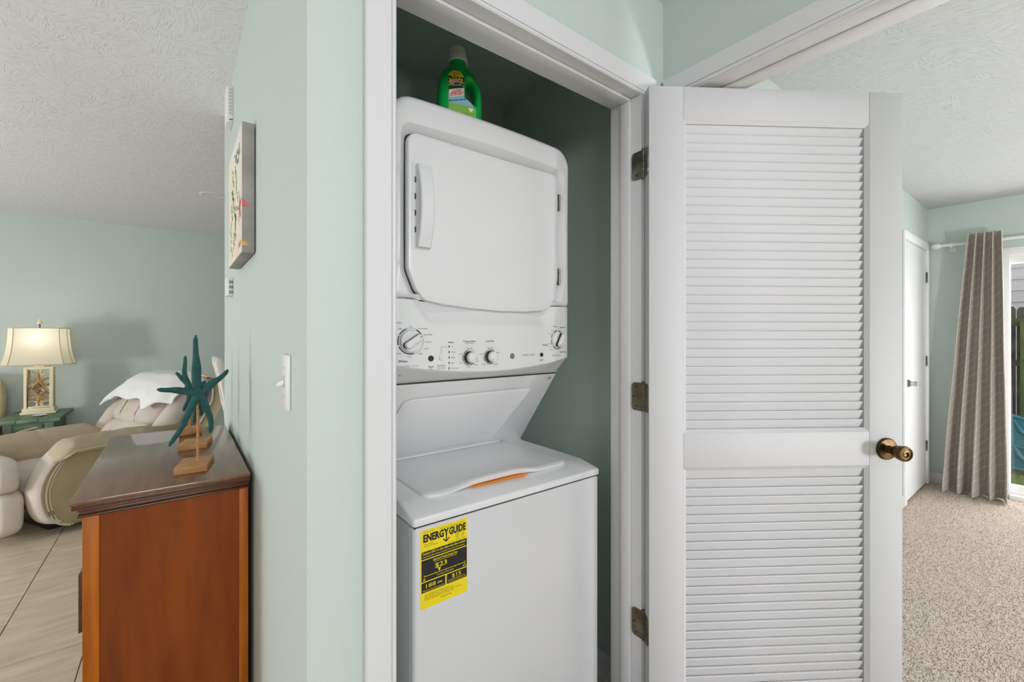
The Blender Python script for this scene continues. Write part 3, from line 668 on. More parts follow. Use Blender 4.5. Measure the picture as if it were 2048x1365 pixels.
    R1 = 0.0365
    for a0, a1 in ((20, 62), (205, 285)): ring(ink, D1[0], D1[1], R1-0.0035, R1, a0, a1)
    for a0, a1 in ((112, 150), (155, 198)): ring(ink, D1[0], D1[1], R1-0.0035, R1, a0, a1)
    ring(pale, D1[0], D1[1], R1-0.0012, R1, 285, 380); ring(pale, D1[0], D1[1], R1-0.0012, R1, 62, 112); ring(pale, D1[0], D1[1], R1-0.006, R1-0.0055, 0, 360, 40)
    for b_, a_, al in (('Off', 90, 'CENTER'), ('Light', 125, 'RIGHT'), ('Medium', 152, 'RIGHT'), ('Heavy', 178, 'RIGHT'), ('Light', 204, 'RIGHT'), ('Medium', 232, 'RIGHT'), ('Heavy', 266, 'CENTER'), ('Bulky', 304, 'LEFT'), ('Casuals', 330, 'LEFT'), ('Delicates', 357, 'LEFT'), ('Speed Wash', 26, 'LEFT'), ('Drain & Spin', 58, 'LEFT')):
        t = math.radians(a_); put(ink, b_, D1[0]+0.041*math.cos(t), D1[1]+0.041*math.sin(t)-0.002, 0.0052, 0, al)
    put(ink, 'Start', 0.554, 1.2160, 0.0082, 0.015, 'CENTER'); put(ink, 'Pause', 0.554, 1.2105, 0.005, 0, 'CENTER')
    put(ink, 'Deep Rinse', 0.5855, 1.2195, 0.0054, 0.01, 'CENTER'); put(ink, 'Also use with', 0.5855, 1.2148, 0.0042, 0, 'CENTER'); put(ink, 'fabric softener', 0.5855, 1.2105, 0.0042, 0, 'CENTER')
    put(ink, 'Status', 0.606, 1.2835, 0.0075, 0.015)
    for i, s in enumerate(('On', 'Wash', 'Rinse', 'Spin', 'Lid Locked')):
        z = 1.2735-i*0.0155; rect(ink, 0.6085, z-0.0035, 0.6115, z+0.0035); put(ink, s, 0.6165, z-0.002, 0.0054)
    rect(ink, 0.5853, 1.251, 0.5859, 1.273); rect(ink, 0.5853, 1.2727, 0.604, 1.2733)
    put(ink, 'Temperature', T1[0]+0.001, 1.2855, 0.0080, 0.012, 'CENTER'); put(ink, 'All Cold Rinses', T1[0]+0.001, 1.2805, 0.0048, 0, 'CENTER')
    put(ink, 'Load Size', T2[0]+0.001, 1.2855, 0.0080, 0.012, 'CENTER')
    for (cx, cz), labs in ((T1, (('Tap Cold', 88, 'CENTER'), ('Cold', 155, 'RIGHT'), ('Cool', 212, 'RIGHT'), ('Colors', 268, 'CENTER'), ('Warm', 305, 'LEFT'), ('Hot', 334, 'LEFT'))), (T2, (('Precise Fill', 88, 'CENTER'), ('Super', 160, 'RIGHT'), ('Large', 232, 'RIGHT'), ('Medium', 300, 'LEFT'), ('Small', 28, 'LEFT')))):
        for b_, a_, al in labs:
            t = math.radians(a_); put(ink, b_, cx+0.027*math.cos(t), cz+0.027*math.sin(t)-0.0018, 0.0052, 0, al)
    for a0, a1 in ((97, 148), (156, 208), (214, 268), (274, 325)): ring(ink, T1[0], T1[1], 0.0205, 0.0228, a0, a1)
    for a0, a1 in ((172, 228), (236, 300), (45, 80)): ring(ink, T2[0], T2[1], 0.0205, 0.0228, a0, a1)
    ring(pale, T2[0], T2[1], 0.0205, 0.0228, 80, 165, 12); ring(pale, T1[0], T1[1], 0.022, 0.0228, 40, 95, 12)
    put(pale, 'WASHER | DRYER', 0.873, 1.2390, 0.0070)
    put(ink, 'Start', 0.9600, 1.2205, 0.0078, 0.01, 'CENTER'); put(pale, 'DRYER CYCLES', 1.030, 1.2335, 0.0060, 0, 'CENTER')
    for a0, a1 in ((55, 84), (96, 135), (140, 170), (178, 214), (222, 256), (262, 300), (306, 345)): ring(ink, D2[0], D2[1], 0.0295, 0.0325, a0, a1)
    for b_, xx, zz, sz, al in (('Cottons', 1.026, 1.3330, 0.0066, 'CENTER'), ('Easy Care', 1.064, 1.3300, 0.0072, 'CENTER'), ('Delicates', 0.992, 1.2700, 0.0072, 'RIGHT'), ('Timed Dry', 1.066, 1.2440, 0.0072, 'CENTER')):
        put(ink, b_, xx, zz, sz, 0.012, al)
    for b_, a_, al in (('Off', 90, 'CENTER'), ('More Dry', 114, 'RIGHT'), ('Dry', 130, 'RIGHT'), ('Less Dry', 146, 'RIGHT'), ('Delicate', 200, 'RIGHT'), ('Less Dry', 218, 'RIGHT'), ('Wrinkle Care', 246, 'RIGHT'), ('10', 284, 'CENTER'), ('20', 300, 'CENTER'), ('30', 316, 'LEFT'), ('40', 332, 'LEFT'), ('60', 354, 'LEFT'), ('Damp', 40, 'LEFT'), ('Dry', 62, 'LEFT')):
        t = math.radians(a_); put(ink, b_, D2[0]+0.0365*math.cos(t), D2[1]+0.0365*math.sin(t)-0.0016, 0.0042, 0, al)
    bd(ink, 'lettering', M['ink'], parent=cp, smooth=False); bd(pale, 'pale_lettering', M['paleink'], parent=cp, smooth=False)
    # round emblem with a curled monogram
    ex, ez = 0.8345, 1.2395; ey = yp(ex, 1.25)
    bd(MB().lathe([(0.0001, 0), (0.0088, 0), (0.0085, -0.0012), (0.0001, -0.0014)], (ex, ey-0.0004, ez), ax='y', n=28), 'emblem', M['black_ink'], parent=cp)
    em = MB()
    for i in range(4):
        a0 = i*90+20; ring_pts = [(ex+(0.0072-0.0012*abs(t-0.5))*math.cos(math.radians(a0+70*t)), ey-0.0022, ez+(0.0072-0.0012*abs(t-0.5))*math.sin(math.radians(a0+70*t))) for t in (0, .25, .5, .75, 1)]
        em.tube(ring_pts, 0.0005, 5)
    v, f = text2d('GE', 0.0095, 0.0, None, 3, 'CENTER'); em.add([(ex+a*0.75, ey-0.0022, ez+b-0.0034+0.12*a) for a, b in v], f)
    bd(em, 'emblem_monogram', M['lab_white'], parent=cp, smooth=False)
    # rotary knobs
    def dial(x, z, rad, ang, name):
        y0 = yp(x, 1.25)
        d = bd(MB().lathe([(0.0001, 0.0), (rad, 0.0), (rad, -0.006), (rad*0.96, -0.009), (0.0001, -0.010)], (x, y0, z), ax='y', n=36), name, M['panel'])
        L = []; ca, sa = math.cos(ang), math.sin(ang)
        for dy, k in ((0.009, 1.0), (0.020, 0.98), (0.0245, 0.96), (0.0275, 0.90), (0.0285, 0.7)):
            lp = []
            for px, pz in rpoly([(-rad*0.93*k, -rad*0.30*k), (rad*0.95*k, -rad*0.26*k), (rad*0.95*k, rad*0.26*k), (-rad*0.93*k, rad*0.30*k)], rad*0.2, 4):
                lp.append((x+px*ca-pz*sa, y0-dy, z+px*sa+pz*ca))
            L.append(lp)
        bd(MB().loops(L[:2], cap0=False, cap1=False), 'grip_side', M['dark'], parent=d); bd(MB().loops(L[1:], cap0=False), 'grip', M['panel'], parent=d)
        def bar(pa, pb, w_, dy):
            l = [(pa, -w_), (pb, -w_), (pb, w_), (pa, w_)]
            return MB().add([(x+p*ca-q*sa, y0-dy, z+p*sa+q*ca) for p, q in l], [(0, 1, 2, 3)])
        bd(bar(rad*0.62, rad*0.88, rad*0.03, 0.0288), 'pointer', M['ink'], parent=d)
        return d
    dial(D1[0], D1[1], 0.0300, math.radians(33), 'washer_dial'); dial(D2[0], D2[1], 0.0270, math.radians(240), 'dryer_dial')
    def smalldial(x, z, ang, name):
        y0 = yp(x, 1.25); rad = 0.0165
        d = bd(MB().lathe([(rad*0.972, -0.015), (rad*0.93, -0.020), (rad*0.88, -0.0242), (rad*0.80, -0.0252), (0.0001, -0.0258)], (x, y0, z), ax='y', n=30), name, M['panel'])
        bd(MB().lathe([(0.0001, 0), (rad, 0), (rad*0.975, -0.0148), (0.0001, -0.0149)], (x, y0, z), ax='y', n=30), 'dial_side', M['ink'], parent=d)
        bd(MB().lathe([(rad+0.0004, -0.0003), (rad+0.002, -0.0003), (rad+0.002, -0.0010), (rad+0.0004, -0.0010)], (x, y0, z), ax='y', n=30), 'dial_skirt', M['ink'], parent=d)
        ca, sa = math.cos(ang), math.sin(ang); l = [(rad*0.35, -0.0005), (rad*0.82, -0.0005), (rad*0.82, 0.0005), (rad*0.35, 0.0005)]
        bd(MB().add([(x+p*ca-q*sa, y0-0.0262, z+p*sa+q*ca) for p, q in l], [(0, 1, 2, 3)]), 'pointer', M['ink'], parent=d)
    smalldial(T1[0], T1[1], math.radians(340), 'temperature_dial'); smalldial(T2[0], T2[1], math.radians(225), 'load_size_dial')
    for x, z, rad, m_, nm in ((0.554, 1.2415, 0.0080, M['dark'], 'start_button'), (0.9600, 1.2400, 0.0066, M['dark'], 'start_button'), (0.5853, 1.2425, 0.0072, M['panel'], 'rinse_button')):
        y0 = yp(x, 1.25); bd(MB().lathe([(0.0001, 0.0), (rad, 0.0), (rad, -0.0028), (rad*0.85, -0.004), (0.0001, -0.0044)], (x, y0, z), ax='y', n=24), nm, m_)
    # marks on the under-edge and slope
    q = MB()
    for i, xx in enumerate((0.462, 0.477, 0.485, 0.492)):
        q.add([(xx, 1.1315, 1.194), (xx+0.005, 1.1315, 1.194), (xx+0.007, 1.1280, 1.1985), (xx+0.002, 1.1280, 1.1985)], [(0, 1, 2, 3)])
    bd(q, 'printed_mark', M['ink'], parent=cp, smooth=False)
    em2 = MB().tube([Vector(sl(X1-0.030+0.006*math.cos(t*PI/8), 0.955+0.017*math.sin(t*PI/8), 0.006)) for t in range(17)], 0.0006, 5)
    em2.tube([Vector(sl(X1-0.030+0.003*math.cos(t*PI/4), 0.955+0.008*math.sin(t*PI/4), 0.006)) for t in range(6)], 0.0006, 5)
    bd(em2, 'round_mark', M['ink'])
    # energy label
    u0, u1, v0, v1 = 0.4585, 0.5885, 0.647, 0.8365; yl = YF-0.0006; lw, lh = u1-u0, v1-v0
    def U(u): return u0+lw*u
    def V(v): return v1-lh*v
    pts = [(0, 0), (0.72, 0), (0.735, 0.018), (0.775, 0.020), (0.80, 0), (1, 0), (1, 1), (0, 1)]
    lb = bd(MB().prism([(U(a), V(b)) for a, b in pts], yl, YF-0.0001, 'y'), 'energy_label', M['yellow'], smooth=False)
    bk, ye = MB(), MB()
    def lr(tgt, a, b, c_, d_, k): tgt.add([(U(a), yl-k, V(b)), (U(c_), yl-k, V(b)), (U(c_), yl-k, V(d_)), (U(a), yl-k, V(d_))], [(0, 1, 2, 3)])
    def lt(tgt, body, a, b, size, width=None, bold=0.0, k=0.0003, align='LEFT', sy=1.0):
        v, f = text2d(body, size*lh, bold, width*lw if width else None, 2, align)
        tgt.add([(U(a)+x, yl-k, V(b)+y*sy) for x, y in v], f)
    lt(bk, 'ENERG', 0.055, 0.152, 0.130, 0.43, 0.05); lt(bk, 'GUIDE', 0.595, 0.152, 0.130, 0.375, 0.05); lt(bk, 'Y', 0.478, 0.150, 0.130, 0.12, 0.045)
    lr(bk, 0.528, 0.10, 0.549, 0.215, 0.0003)
    bk.add([(U(0.46), yl-0.0003, V(0.190)), (U(0.538), yl-0.0003, V(0.238)), (U(0.615), yl-0.0003, V(0.190)), (U(0.60), yl-0.0003, V(0.18)), (U(0.538), yl-0.0003, V(0.216)), (U(0.475), yl-0.0003, V(0.18))], [(0, 1, 4, 5), (1, 2, 3, 4)])
    lt(bk, 'U.S. Government', 0.05, 0.035, 0.022); lt(bk, 'Federal law prohibits removal of this label before consumer purchase.', 0.40, 0.045, 0.018, 0.57)
    lt(bk, 'Clothes Washer', 0.07, 0.195, 0.020); lt(bk, 'Capacity Class: Standard', 0.07, 0.22, 0.020)
    for i in range(4): lt(bk, 'Model(s):' if i == 0 else 'Washer', 0.74, 0.178+0.019*i, 0.018); lt(bk, 'Dryer', 0.87, 0.178+0.019*i, 0.018)
    lt(bk, 'Capacity: 2.3 Cubic Feet', 0.58, 0.262, 0.020, 0.38)
    lr(bk, 0.02, 0.275, 0.995, 0.372, 0.00025); lr(bk, 0.02, 0.384, 0.995, 0.655, 0.00025); lr(bk, 0.02, 0.668, 0.515, 0.795, 0.00025); lr(bk, 0.545, 0.668, 0.995, 0.795, 0.00025)
    Yk = 0.0005
    lt(ye, 'Compare ONLY to other labels with yellow numbers.', 0.04, 0.315, 0.040, 0.93, 0.012, Yk); lt(ye, 'Labels with yellow numbers are based on the same test procedures.', 0.05, 0.352, 0.030, 0.90, 0.0, Yk)
    lt(ye, 'Estimated Yearly Energy Cost', 0.26, 0.425, 0.038, 0.52, 0.014, Yk); lt(ye, '(when used with an electric water heater)', 0.28, 0.447, 0.022, 0.49, 0, Yk)
    lt(ye, '$23', 0.30, 0.525, 0.085, 0.25, 0.006, Yk)
    ye.add([(U(0.355), yl-Yk, V(0.535)), (U(0.42), yl-Yk, V(0.535)), (U(0.3875), yl-Yk, V(0.585))], [(0, 1, 2)])
    lr(ye, 0.07, 0.588, 0.95, 0.594, Yk)
    for a, t_ in ((0.07, 0.022), (0.30, 0.014), (0.52, 0.014), (0.73, 0.014), (0.945, 0.022)): lr(ye, a, 0.592-t_, a+0.007, 0.592+t_, Yk)
    lt(ye, '$8', 0.05, 0.642, 0.034, None, 0, Yk); lt(ye, '$70', 0.90, 0.642, 0.034, None, 0, Yk); lt(ye, 'Cost Range of Similar Models', 0.34, 0.632, 0.027, 0.36, 0, Yk)
    lt(ye, '188', 0.11, 0.745, 0.075, 0.20, 0.0, Yk); lt(ye, 'kWh', 0.345, 0.738, 0.036, None, 0.01, Yk); lt(ye, 'Estimated Yearly Electricity Use', 0.055, 0.782, 0.026, 0.43, 0, Yk)
    lt(ye, '$15', 0.66, 0.735, 0.072, 0.20, 0.0, Yk); lt(ye, 'Estimated Yearly Energy Cost', 0.58, 0.762, 0.026, 0.37, 0, Yk); lt(ye, '(when used with a natural gas water heater)', 0.58, 0.782, 0.018, 0.39, 0, Yk)
    for i, s in enumerate(('Your cost will depend on your utility rates and use.', 'Cost range based only on standard capacity models.', 'Estimated energy cost based on eight wash loads a week and a', 'national average electricity cost of 12 cents per kWh.')):
        lt(bk, s, 0.085, 0.835+0.022*i, 0.022, 0.52+0.26*(i in (2,))+0.1*(i in (1, 3)))
    lt(bk, 'ftc.gov/energy', 0.42, 0.938, 0.028, None, 0.0)
    bd(bk, 'black_print', M['black_ink'], parent=lb, smooth=False); bd(ye, 'yellow_lettering', M['yellow'], parent=lb, smooth=False)
laundry()

# ------------------------------------------------------------------ detergent bottle
def bottle():
    r = empty('detergent_bottle', (0.697, 1.180, 1.9625), math.radians(-18), 'green laundry detergent bottle with pale cap on top of the dryer', 'bottle')
    prof = [(0.0, 0.066, 0.036), (0.004, 0.071, 0.040), (0.05, 0.073, 0.041), (0.095, 0.072, 0.041), (0.13, 0.066, 0.039), (0.155, 0.056, 0.036), (0.172, 0.043, 0.032), (0.180, 0.032, 0.0295), (0.186, 0.0290, 0.029), (0.206, 0.0285, 0.0285)]
    def dims(z):
        for (za, a, b), (zb, a2, b2) in zip(prof, prof[1:]):
            if za <= z <= zb: t = (z-za)/(zb-za); return a+(a2-a)*t, b+(b2-b)*t
        return prof[-1][1:]
    ex = 0.62
    def cx(z): return -0.006*max(0, min(1, (z-0.10)/0.08))
    mb = MB(); L = []; n = 48
    for z, a, b in prof:
        e = ex if z < 0.16 else 1.0
        L.append([(cx(z)+a*math.copysign(abs(math.cos(2*PI*i/n))**e, math.cos(2*PI*i/n)), b*math.copysign(abs(math.sin(2*PI*i/n))**e, math.sin(2*PI*i/n)), z) for i in range(n)])
    # insert intermediate rows for smoothness
    LL = []
    for k in range(len(L)-1):
        for s in range(4):
            t = s/4; LL.append([tuple(p[q]*(1-t)+p2[q]*t for q in range(3)) for p, p2 in zip(L[k], L[k+1])])
    LL.append(L[-1])
    body = mb.loops(LL).build('bottle_body', M['bottle'], r)
    hole = rpoly([(0.020, 0.060), (0.051, 0.060), (0.049, 0.105), (0.038, 0.132), (0.018, 0.132), (0.014, 0.10)], [0.010, 0.013, 0.03, 0.02, 0.02, 0.03], 5)
    hc = (sum(p[0] for p in hole)/len(hole), sum(p[1] for p in hole)/len(hole))
    cut = MB().loops([[(x, y, z) for x, z in inset(hole, hc, d)] for y, d in ((-0.08, -0.040), (-0.044, -0.016), (-0.036, -0.010), (-0.026, 0.001), (-0.015, 0.0045), (0.015, 0.0045), (0.026, 0.001), (0.036, -0.010), (0.044, -0.016), (0.08, -0.04))]).build('cut', M['bottle'], r)
    md = body.modifiers.new('b', 'BOOLEAN'); md.operation = 'DIFFERENCE'; md.object = cut; md.solver = 'EXACT'
    bpy.context.view_layer.update()
    me = bpy.data.meshes.new_from_object(body.evaluated_get(bpy.context.evaluated_depsgraph_get()))
    body.modifiers.clear(); old = body.data; body.data = me; bpy.data.meshes.remove(old); bpy.data.objects.remove(cut); me.name = 'bottle_body'
    MB().lathe([(0.0001, 0.198), (0.0335, 0.198), (0.0335, 0.202), (0.0315, 0.216), (0.0265, 0.219), (0.0262, 0.239), (0.0245, 0.2435), (0.0001, 0.2445)], (-0.006, 0, 0), n=32).build('bottle_cap', M['cap'], r)
    rib = MB()
    for i in range(28):
        t = 2*PI*i/28; rib.tube([(-0.006+0.0264*math.cos(t), 0.0264*math.sin(t), 0.221), (-0.006+0.0262*math.cos(t), 0.0262*math.sin(t), 0.238)], 0.0009, 4)
    rib.build('cap_ribs', M['cap'], r)
    def fy(x, z, k):
        a, b = dims(z); t = min(0.995, abs((x-cx(z))/a)); return -b*(1-t**(2/ex))**(ex/2)-k
    def patch(name, m, zs, lf, rf, k, nu=10):
        mb = MB(); rows = []
        for z in zs: rows.append([(lf(z)+(rf(z)-lf(z))*i/nu, fy(lf(z)+(rf(z)-lf(z))*i/nu, z, k), z) for i in range(nu+1)])
        return mb.loops(rows, closed=False).build(name, m, lab)
    lab = empty('bottle_label', (0, 0, 0)); lab.parent = r; r.scale = (0.95, 1, 0.962)
    def Lf(z): return -0.044+0.012*max(0, (z-0.125)/0.025)**2 if z < 0.151 else -0.03
    def Rf(z):
        if z > 0.055: return 0.0075+(0.006 if z < 0.07 else 0)
        return 0.0075+0.038*min(1, max(0, (0.072-z)/0.034))
    R = lambda a, b, n: [a+(b-a)*i/n for i in range(n+1)]
    def rf2(z): return 0.006+0.040*min(1, max(0, (0.070-z)/0.030))**0.7
    patch('label_ground', M['lab_green'], R(0.010, 0.046, 8), lambda z: -0.044, rf2, 0.0005)
    patch('label_band', M['lab_blue'], R(0.046, 0.080, 8), lambda z: -0.044, rf2, 0.0005)
    patch('label_field', M['lab_dark'], R(0.080, 0.136, 10), lambda z: -0.044, lambda z: 0.006, 0.0005)
    patch('label_arch', M['lab_yellow'], R(0.134, 0.153, 8), lambda z: -0.044+0.016*((z-0.134)/0.019)**2, lambda z: 0.006-0.014*((z-0.134)/0.019)**2, 0.0007)
    rays = MB()
    for i in range(9):
        a0 = math.radians(-20+i*27); a1 = a0+math.radians(11); c0 = (-0.019, 0.112)
        pts = [(c0[0]+rr*math.cos(a)*1.0, c0[1]+rr*math.sin(a)*0.9) for rr, a in ((0.009, a0), (0.027, a0), (0.027, a1), (0.009, a1))]
        pts = [(min(0.006, max(-0.044, x)), min(0.135, max(0.081, z))) for x, z in pts]
        rays.add([(x, fy(x, z, 0.0008), z) for x, z in pts], [(0, 1, 2, 3)])
    rays.build('label_rays', M['lab_yellow'], lab, smooth=False)
    def tx(name, m, items, k):
        mb = MB()
        for body_, x, z, size, wd, sl_, bold in items:
            v, f = text2d(body_, size, bold, wd, 2)
            mb.add([(x+a, fy(x+a, z+b+sl_*a, k), z+b+sl_*a) for a, b in v], f)
        mb.build(name, m, lab, smooth=False)
    def plate(name, m, quads, k):
        mb = MB()
        for q in quads:
            (x0, z0), (x1, z1), h = q; rows = []
            for j in (0, 1): rows.append([(x0+(x1-x0)*i/8, fy(x0+(x1-x0)*i/8, z0+(z1-z0)*i/8+h*j, k), z0+(z1-z0)*i/8+h*j) for i in range(9)])
            mb.loops(rows, closed=False)
        mb.build(name, m, lab)
    plate('label_plate', M['lab_white'], [((-0.040, 0.108), (0.000, 0.119), 0.011), ((-0.043, 0.064), (0.006, 0.077), 0.024)], 0.0010)
    plate('label_stripe', M['lab_dark'], [((-0.038, 0.099), (0.002, 0.105), 0.007)], 0.0010)
    tx('red_lettering', M['lab_red'], [('AWESOME', -0.0385, 0.1095, 0.012, 0.036, 0.27, 0.04), ('LAUNDRY', -0.034, 0.079, 0.012, 0.034, 0.27, 0.03), ('DETERGENT', -0.0415, 0.0665, 0.014, 0.046, 0.27, 0.04), ('NEW IMPROVED', -0.032, 0.1435, 0.006, 0.026, 0, 0.01), ('FORMULA', -0.029, 0.137, 0.0068, 0.020, 0, 0.02)], 0.0014)
    tx('white_lettering', M['lab_white'], [('STAIN LIFTING', -0.037, 0.101, 0.006, 0.036, 0.15, 0.01)], 0.0014)
    tx('dark_lettering', M['lab_dark'], [('Mountain Breeze', -0.042, 0.0505, 0.0085, 0.056, 0.24, 0.015), ('50 FL OZ (1.56 QT) 1.47 L', 0.000, 0.018, 0.0042, 0.030, 0, 0)], 0.0014)
    tee = [(0.022, 0.040), (0.026, 0.0405), (0.0285, 0.0385), (0.031, 0.0405), (0.035, 0.040), (0.037, 0.036), (0.034, 0.0345), (0.033, 0.036), (0.033, 0.029), (0.024, 0.029), (0.024, 0.036), (0.023, 0.0345), (0.020, 0.036)]
    MB().add([(x, fy(x, z, 0.0012), z) for x, z in tee], [tuple(range(len(tee)))]).build('shirt_symbol', M['lab_white'], lab, smooth=False)
bottle()

# ------------------------------------------------------------------ dresser
def dresser():
    x0, x1, y0, y1, zt = -0.2178, 0.1715, 1.522, 2.402, 0.89
    org = ((x0+x1)/2, (y0+y1)/2, 0)
    r = empty('dresser', org, 0, 'orange brown wooden dresser against the green wall beside the corner', 'dresser')
    def bd(mb, name, m, parent=r, **k): return mb.build(name, m, parent, off=org, **k)
    bd(MB().box((x0, y0, zt-0.012), (x1, y1, zt)), 'top_board', M['woodtop'], bevel=0.003)
    # moulding under the top: stacked profiles
    mo = MB()
    for dz0, dz1, ins in ((0.024, 0.012, 0.004), (0.031, 0.024, 0.014), (0.040, 0.031, 0.019), (0.046, 0.040, 0.014)):
        mo.box((x0+ins, y0+ins*0.6, zt-dz0), (x1-ins*0.15, y1-ins*0.6, zt-dz1))
    bd(mo, 'cornice_moulding', M['woodtrim'], bevel=0.0022, seg=2)
    a, b = x0+0.023, x1-0.004; ya, yb = y0+0.014, y1-0.014; zb = zt-0.046
    for (px0, px1) in ((a, a+0.032), (b-0.024, b)):
        for (py0, py1) in ((ya, ya+0.035), (yb-0.035, yb)):
            bd(MB().box((px0, py0, 0), (px1, py1, zb)), 'corner_post', M['woodpost'], bevel=0.002)
    bd(MB().box((a+0.032, ya+0.005, 0.06), (b-0.024, ya+0.02, zb)), 'side_panel', M['wood'])
    bd(MB().box((a+0.032, yb-0.02, 0.06), (b-0.024, yb-0.005, zb)), 'side_panel', M['wood'])
    bd(MB().box((b-0.012, ya+0.035, 0.05), (b-0.006, yb-0.035, zb)), 'back_panel', M['wood'])
    bd(MB().box((a+0.01, ya+0.035, 0.06), (a+0.02, yb-0.035, zb)), 'carcase_front', M['woodtrim'])
    ym = (ya+yb)/2
    for (z0, z1) in ((0.635, 0.83), (0.42, 0.62), (0.20, 0.405), (0.07, 0.19)):
        for (c0, c1) in ((ya+0.038, ym-0.003), (ym+0.003, yb-0.038)):
            d = bd(MB().box((a-0.001, c0, z0), (a+0.012, c1, z1)), 'drawer', M['wood'], bevel=0.002)
            cy, cz = (c0+c1)/2, (z0+z1)/2
    # vertical wooden pulls, sloped on top
    for cy in (ya+0.060, ym-0.05, ym+0.05, yb-0.060):
        bd(MB().prism([(a-0.001, 0.705), (a-0.011, 0.688), (a-0.011, 0.536), (a-0.001, 0.540)], cy-0.03, cy+0.03, 'y'), 'drawer_pull', M['woodtrim'], bevel=0.0015)
    bd(MB().box((a+0.03, ya+0.02, 0.05), (b-0.02, yb-0.02, 0.065)), 'bottom_board', M['wood'])
dresser()

# ------------------------------------------------------------------ starfish sculptures
def starfish_sculpture(c, tips, base_c, base_rot, label, bsize=(0.082, 0.112), pts_w=0.0118):
    r = empty('starfish_sculpture', (base_c[0], base_c[1], 0.890), base_rot, label, 'sculpture', 'teal starfish sculptures on the dresser')
    r.rotation_euler = (0, 0, 0)
    bm_ = MB(); w_, d_ = bsize[0]/2, bsize[1]/2; ca, sa = math.cos(base_rot), math.sin(base_rot)
    sk = -0.012
    foot = [(-w_+sk, -d_), (w_+sk, -d_), (w_-sk, d_), (-w_-sk, d_)]
    bm_.prism([(x*ca-y*sa, x*sa+y*ca) for x, y in foot], 0, 0.0225, 'z').build('base', M['rawwood'], r, bevel=0.0015)
    q = Vector((c[0]-base_c[0], c[1]-base_c[1], c[2]-0.89)); top = Vector((q.x, q.y+0.012, q.z-0.01))
    MB().tube([(q.x, q.y+0.012, 0.022), top], [0.0036, 0.0034], 10).lathe([(0.0001, 0.0225), (0.009, 0.0225), (0.008, 0.0245), (0.0001, 0.025)], (q.x, q.y+0.012, 0), n=14).build('rod', M['rawwood'], r)
    s = MB()
    for (tx, ty, tz, bend) in tips:
        e = Vector((tx, ty, tz))-Vector(c); n = 14; pts, rad = [], []
        side = Vector((0, 1, 0)).cross(e).normalized()
        for i in range(n+1):
            t = i/n; p = q+e*t+side*(bend*math.sin(PI*t))+Vector((0, -0.004*(1-t)+0.006*t*t, 0))
            p += side*(0.0015*math.sin(9*t+tx*50)); pts.append(p); rad.append(pts_w*(1.0-0.52*t**1.1) if i < n else pts_w*0.16)
        s.tube(pts, rad, 12, 0.85, up=(0, 1, 0))
    s.pillow(q, (0.019, 0.011, 0.019), 0.9, 16, 10)
    s.build('starfish', M['teal'], r)
    return r
def ps(c, l, y): return [(a, y+dy, z, b) for a, dy, z, b in l]
starfish_sculpture((0.047, 1.68, 1.122), ps(0, [(0.0435, 0, 1.306, -0.005), (-0.053, -0.005, 1.143, 0.004), (0.127, 0.0, 1.194, 0.006), (-0.023, -0.01, 0.968, -0.003), (0.079, -0.005, 0.994, -0.012)], 1.68),
                   (0.040, 1.680), 0.0, 'front teal starfish on a rod, nearest the dresser edge, fully in view')
starfish_sculpture((0.058, 2.01, 1.090), ps(0, [(0.054, 0, 1.250, 0.001), (-0.026, 0, 1.100, 0.001), (0.113, 0, 1.141, 0.002), (0.042, 0, 0.978, -0.003), (0.066, 0, 0.999, -0.006)], 2.01),
                   (0.050, 2.000), 0.02, 'middle teal starfish sculpture, mostly hidden behind the front one', (0.086, 0.10))
starfish_sculpture((0.036, 2.27, 1.082), ps(0, [(0.022, 0, 1.218, -0.010), (-0.012, 0, 1.149, 0.004), (0.091, 0, 1.109, 0.010), (0.014, 0, 0.986, -0.006), (0.060, 0, 0.995, -0.005)], 2.27),
                   (0.040, 2.290), 0.25, 'rear teal starfish sculpture on the angled reddish wooden block', (0.082, 0.088), 0.0115)

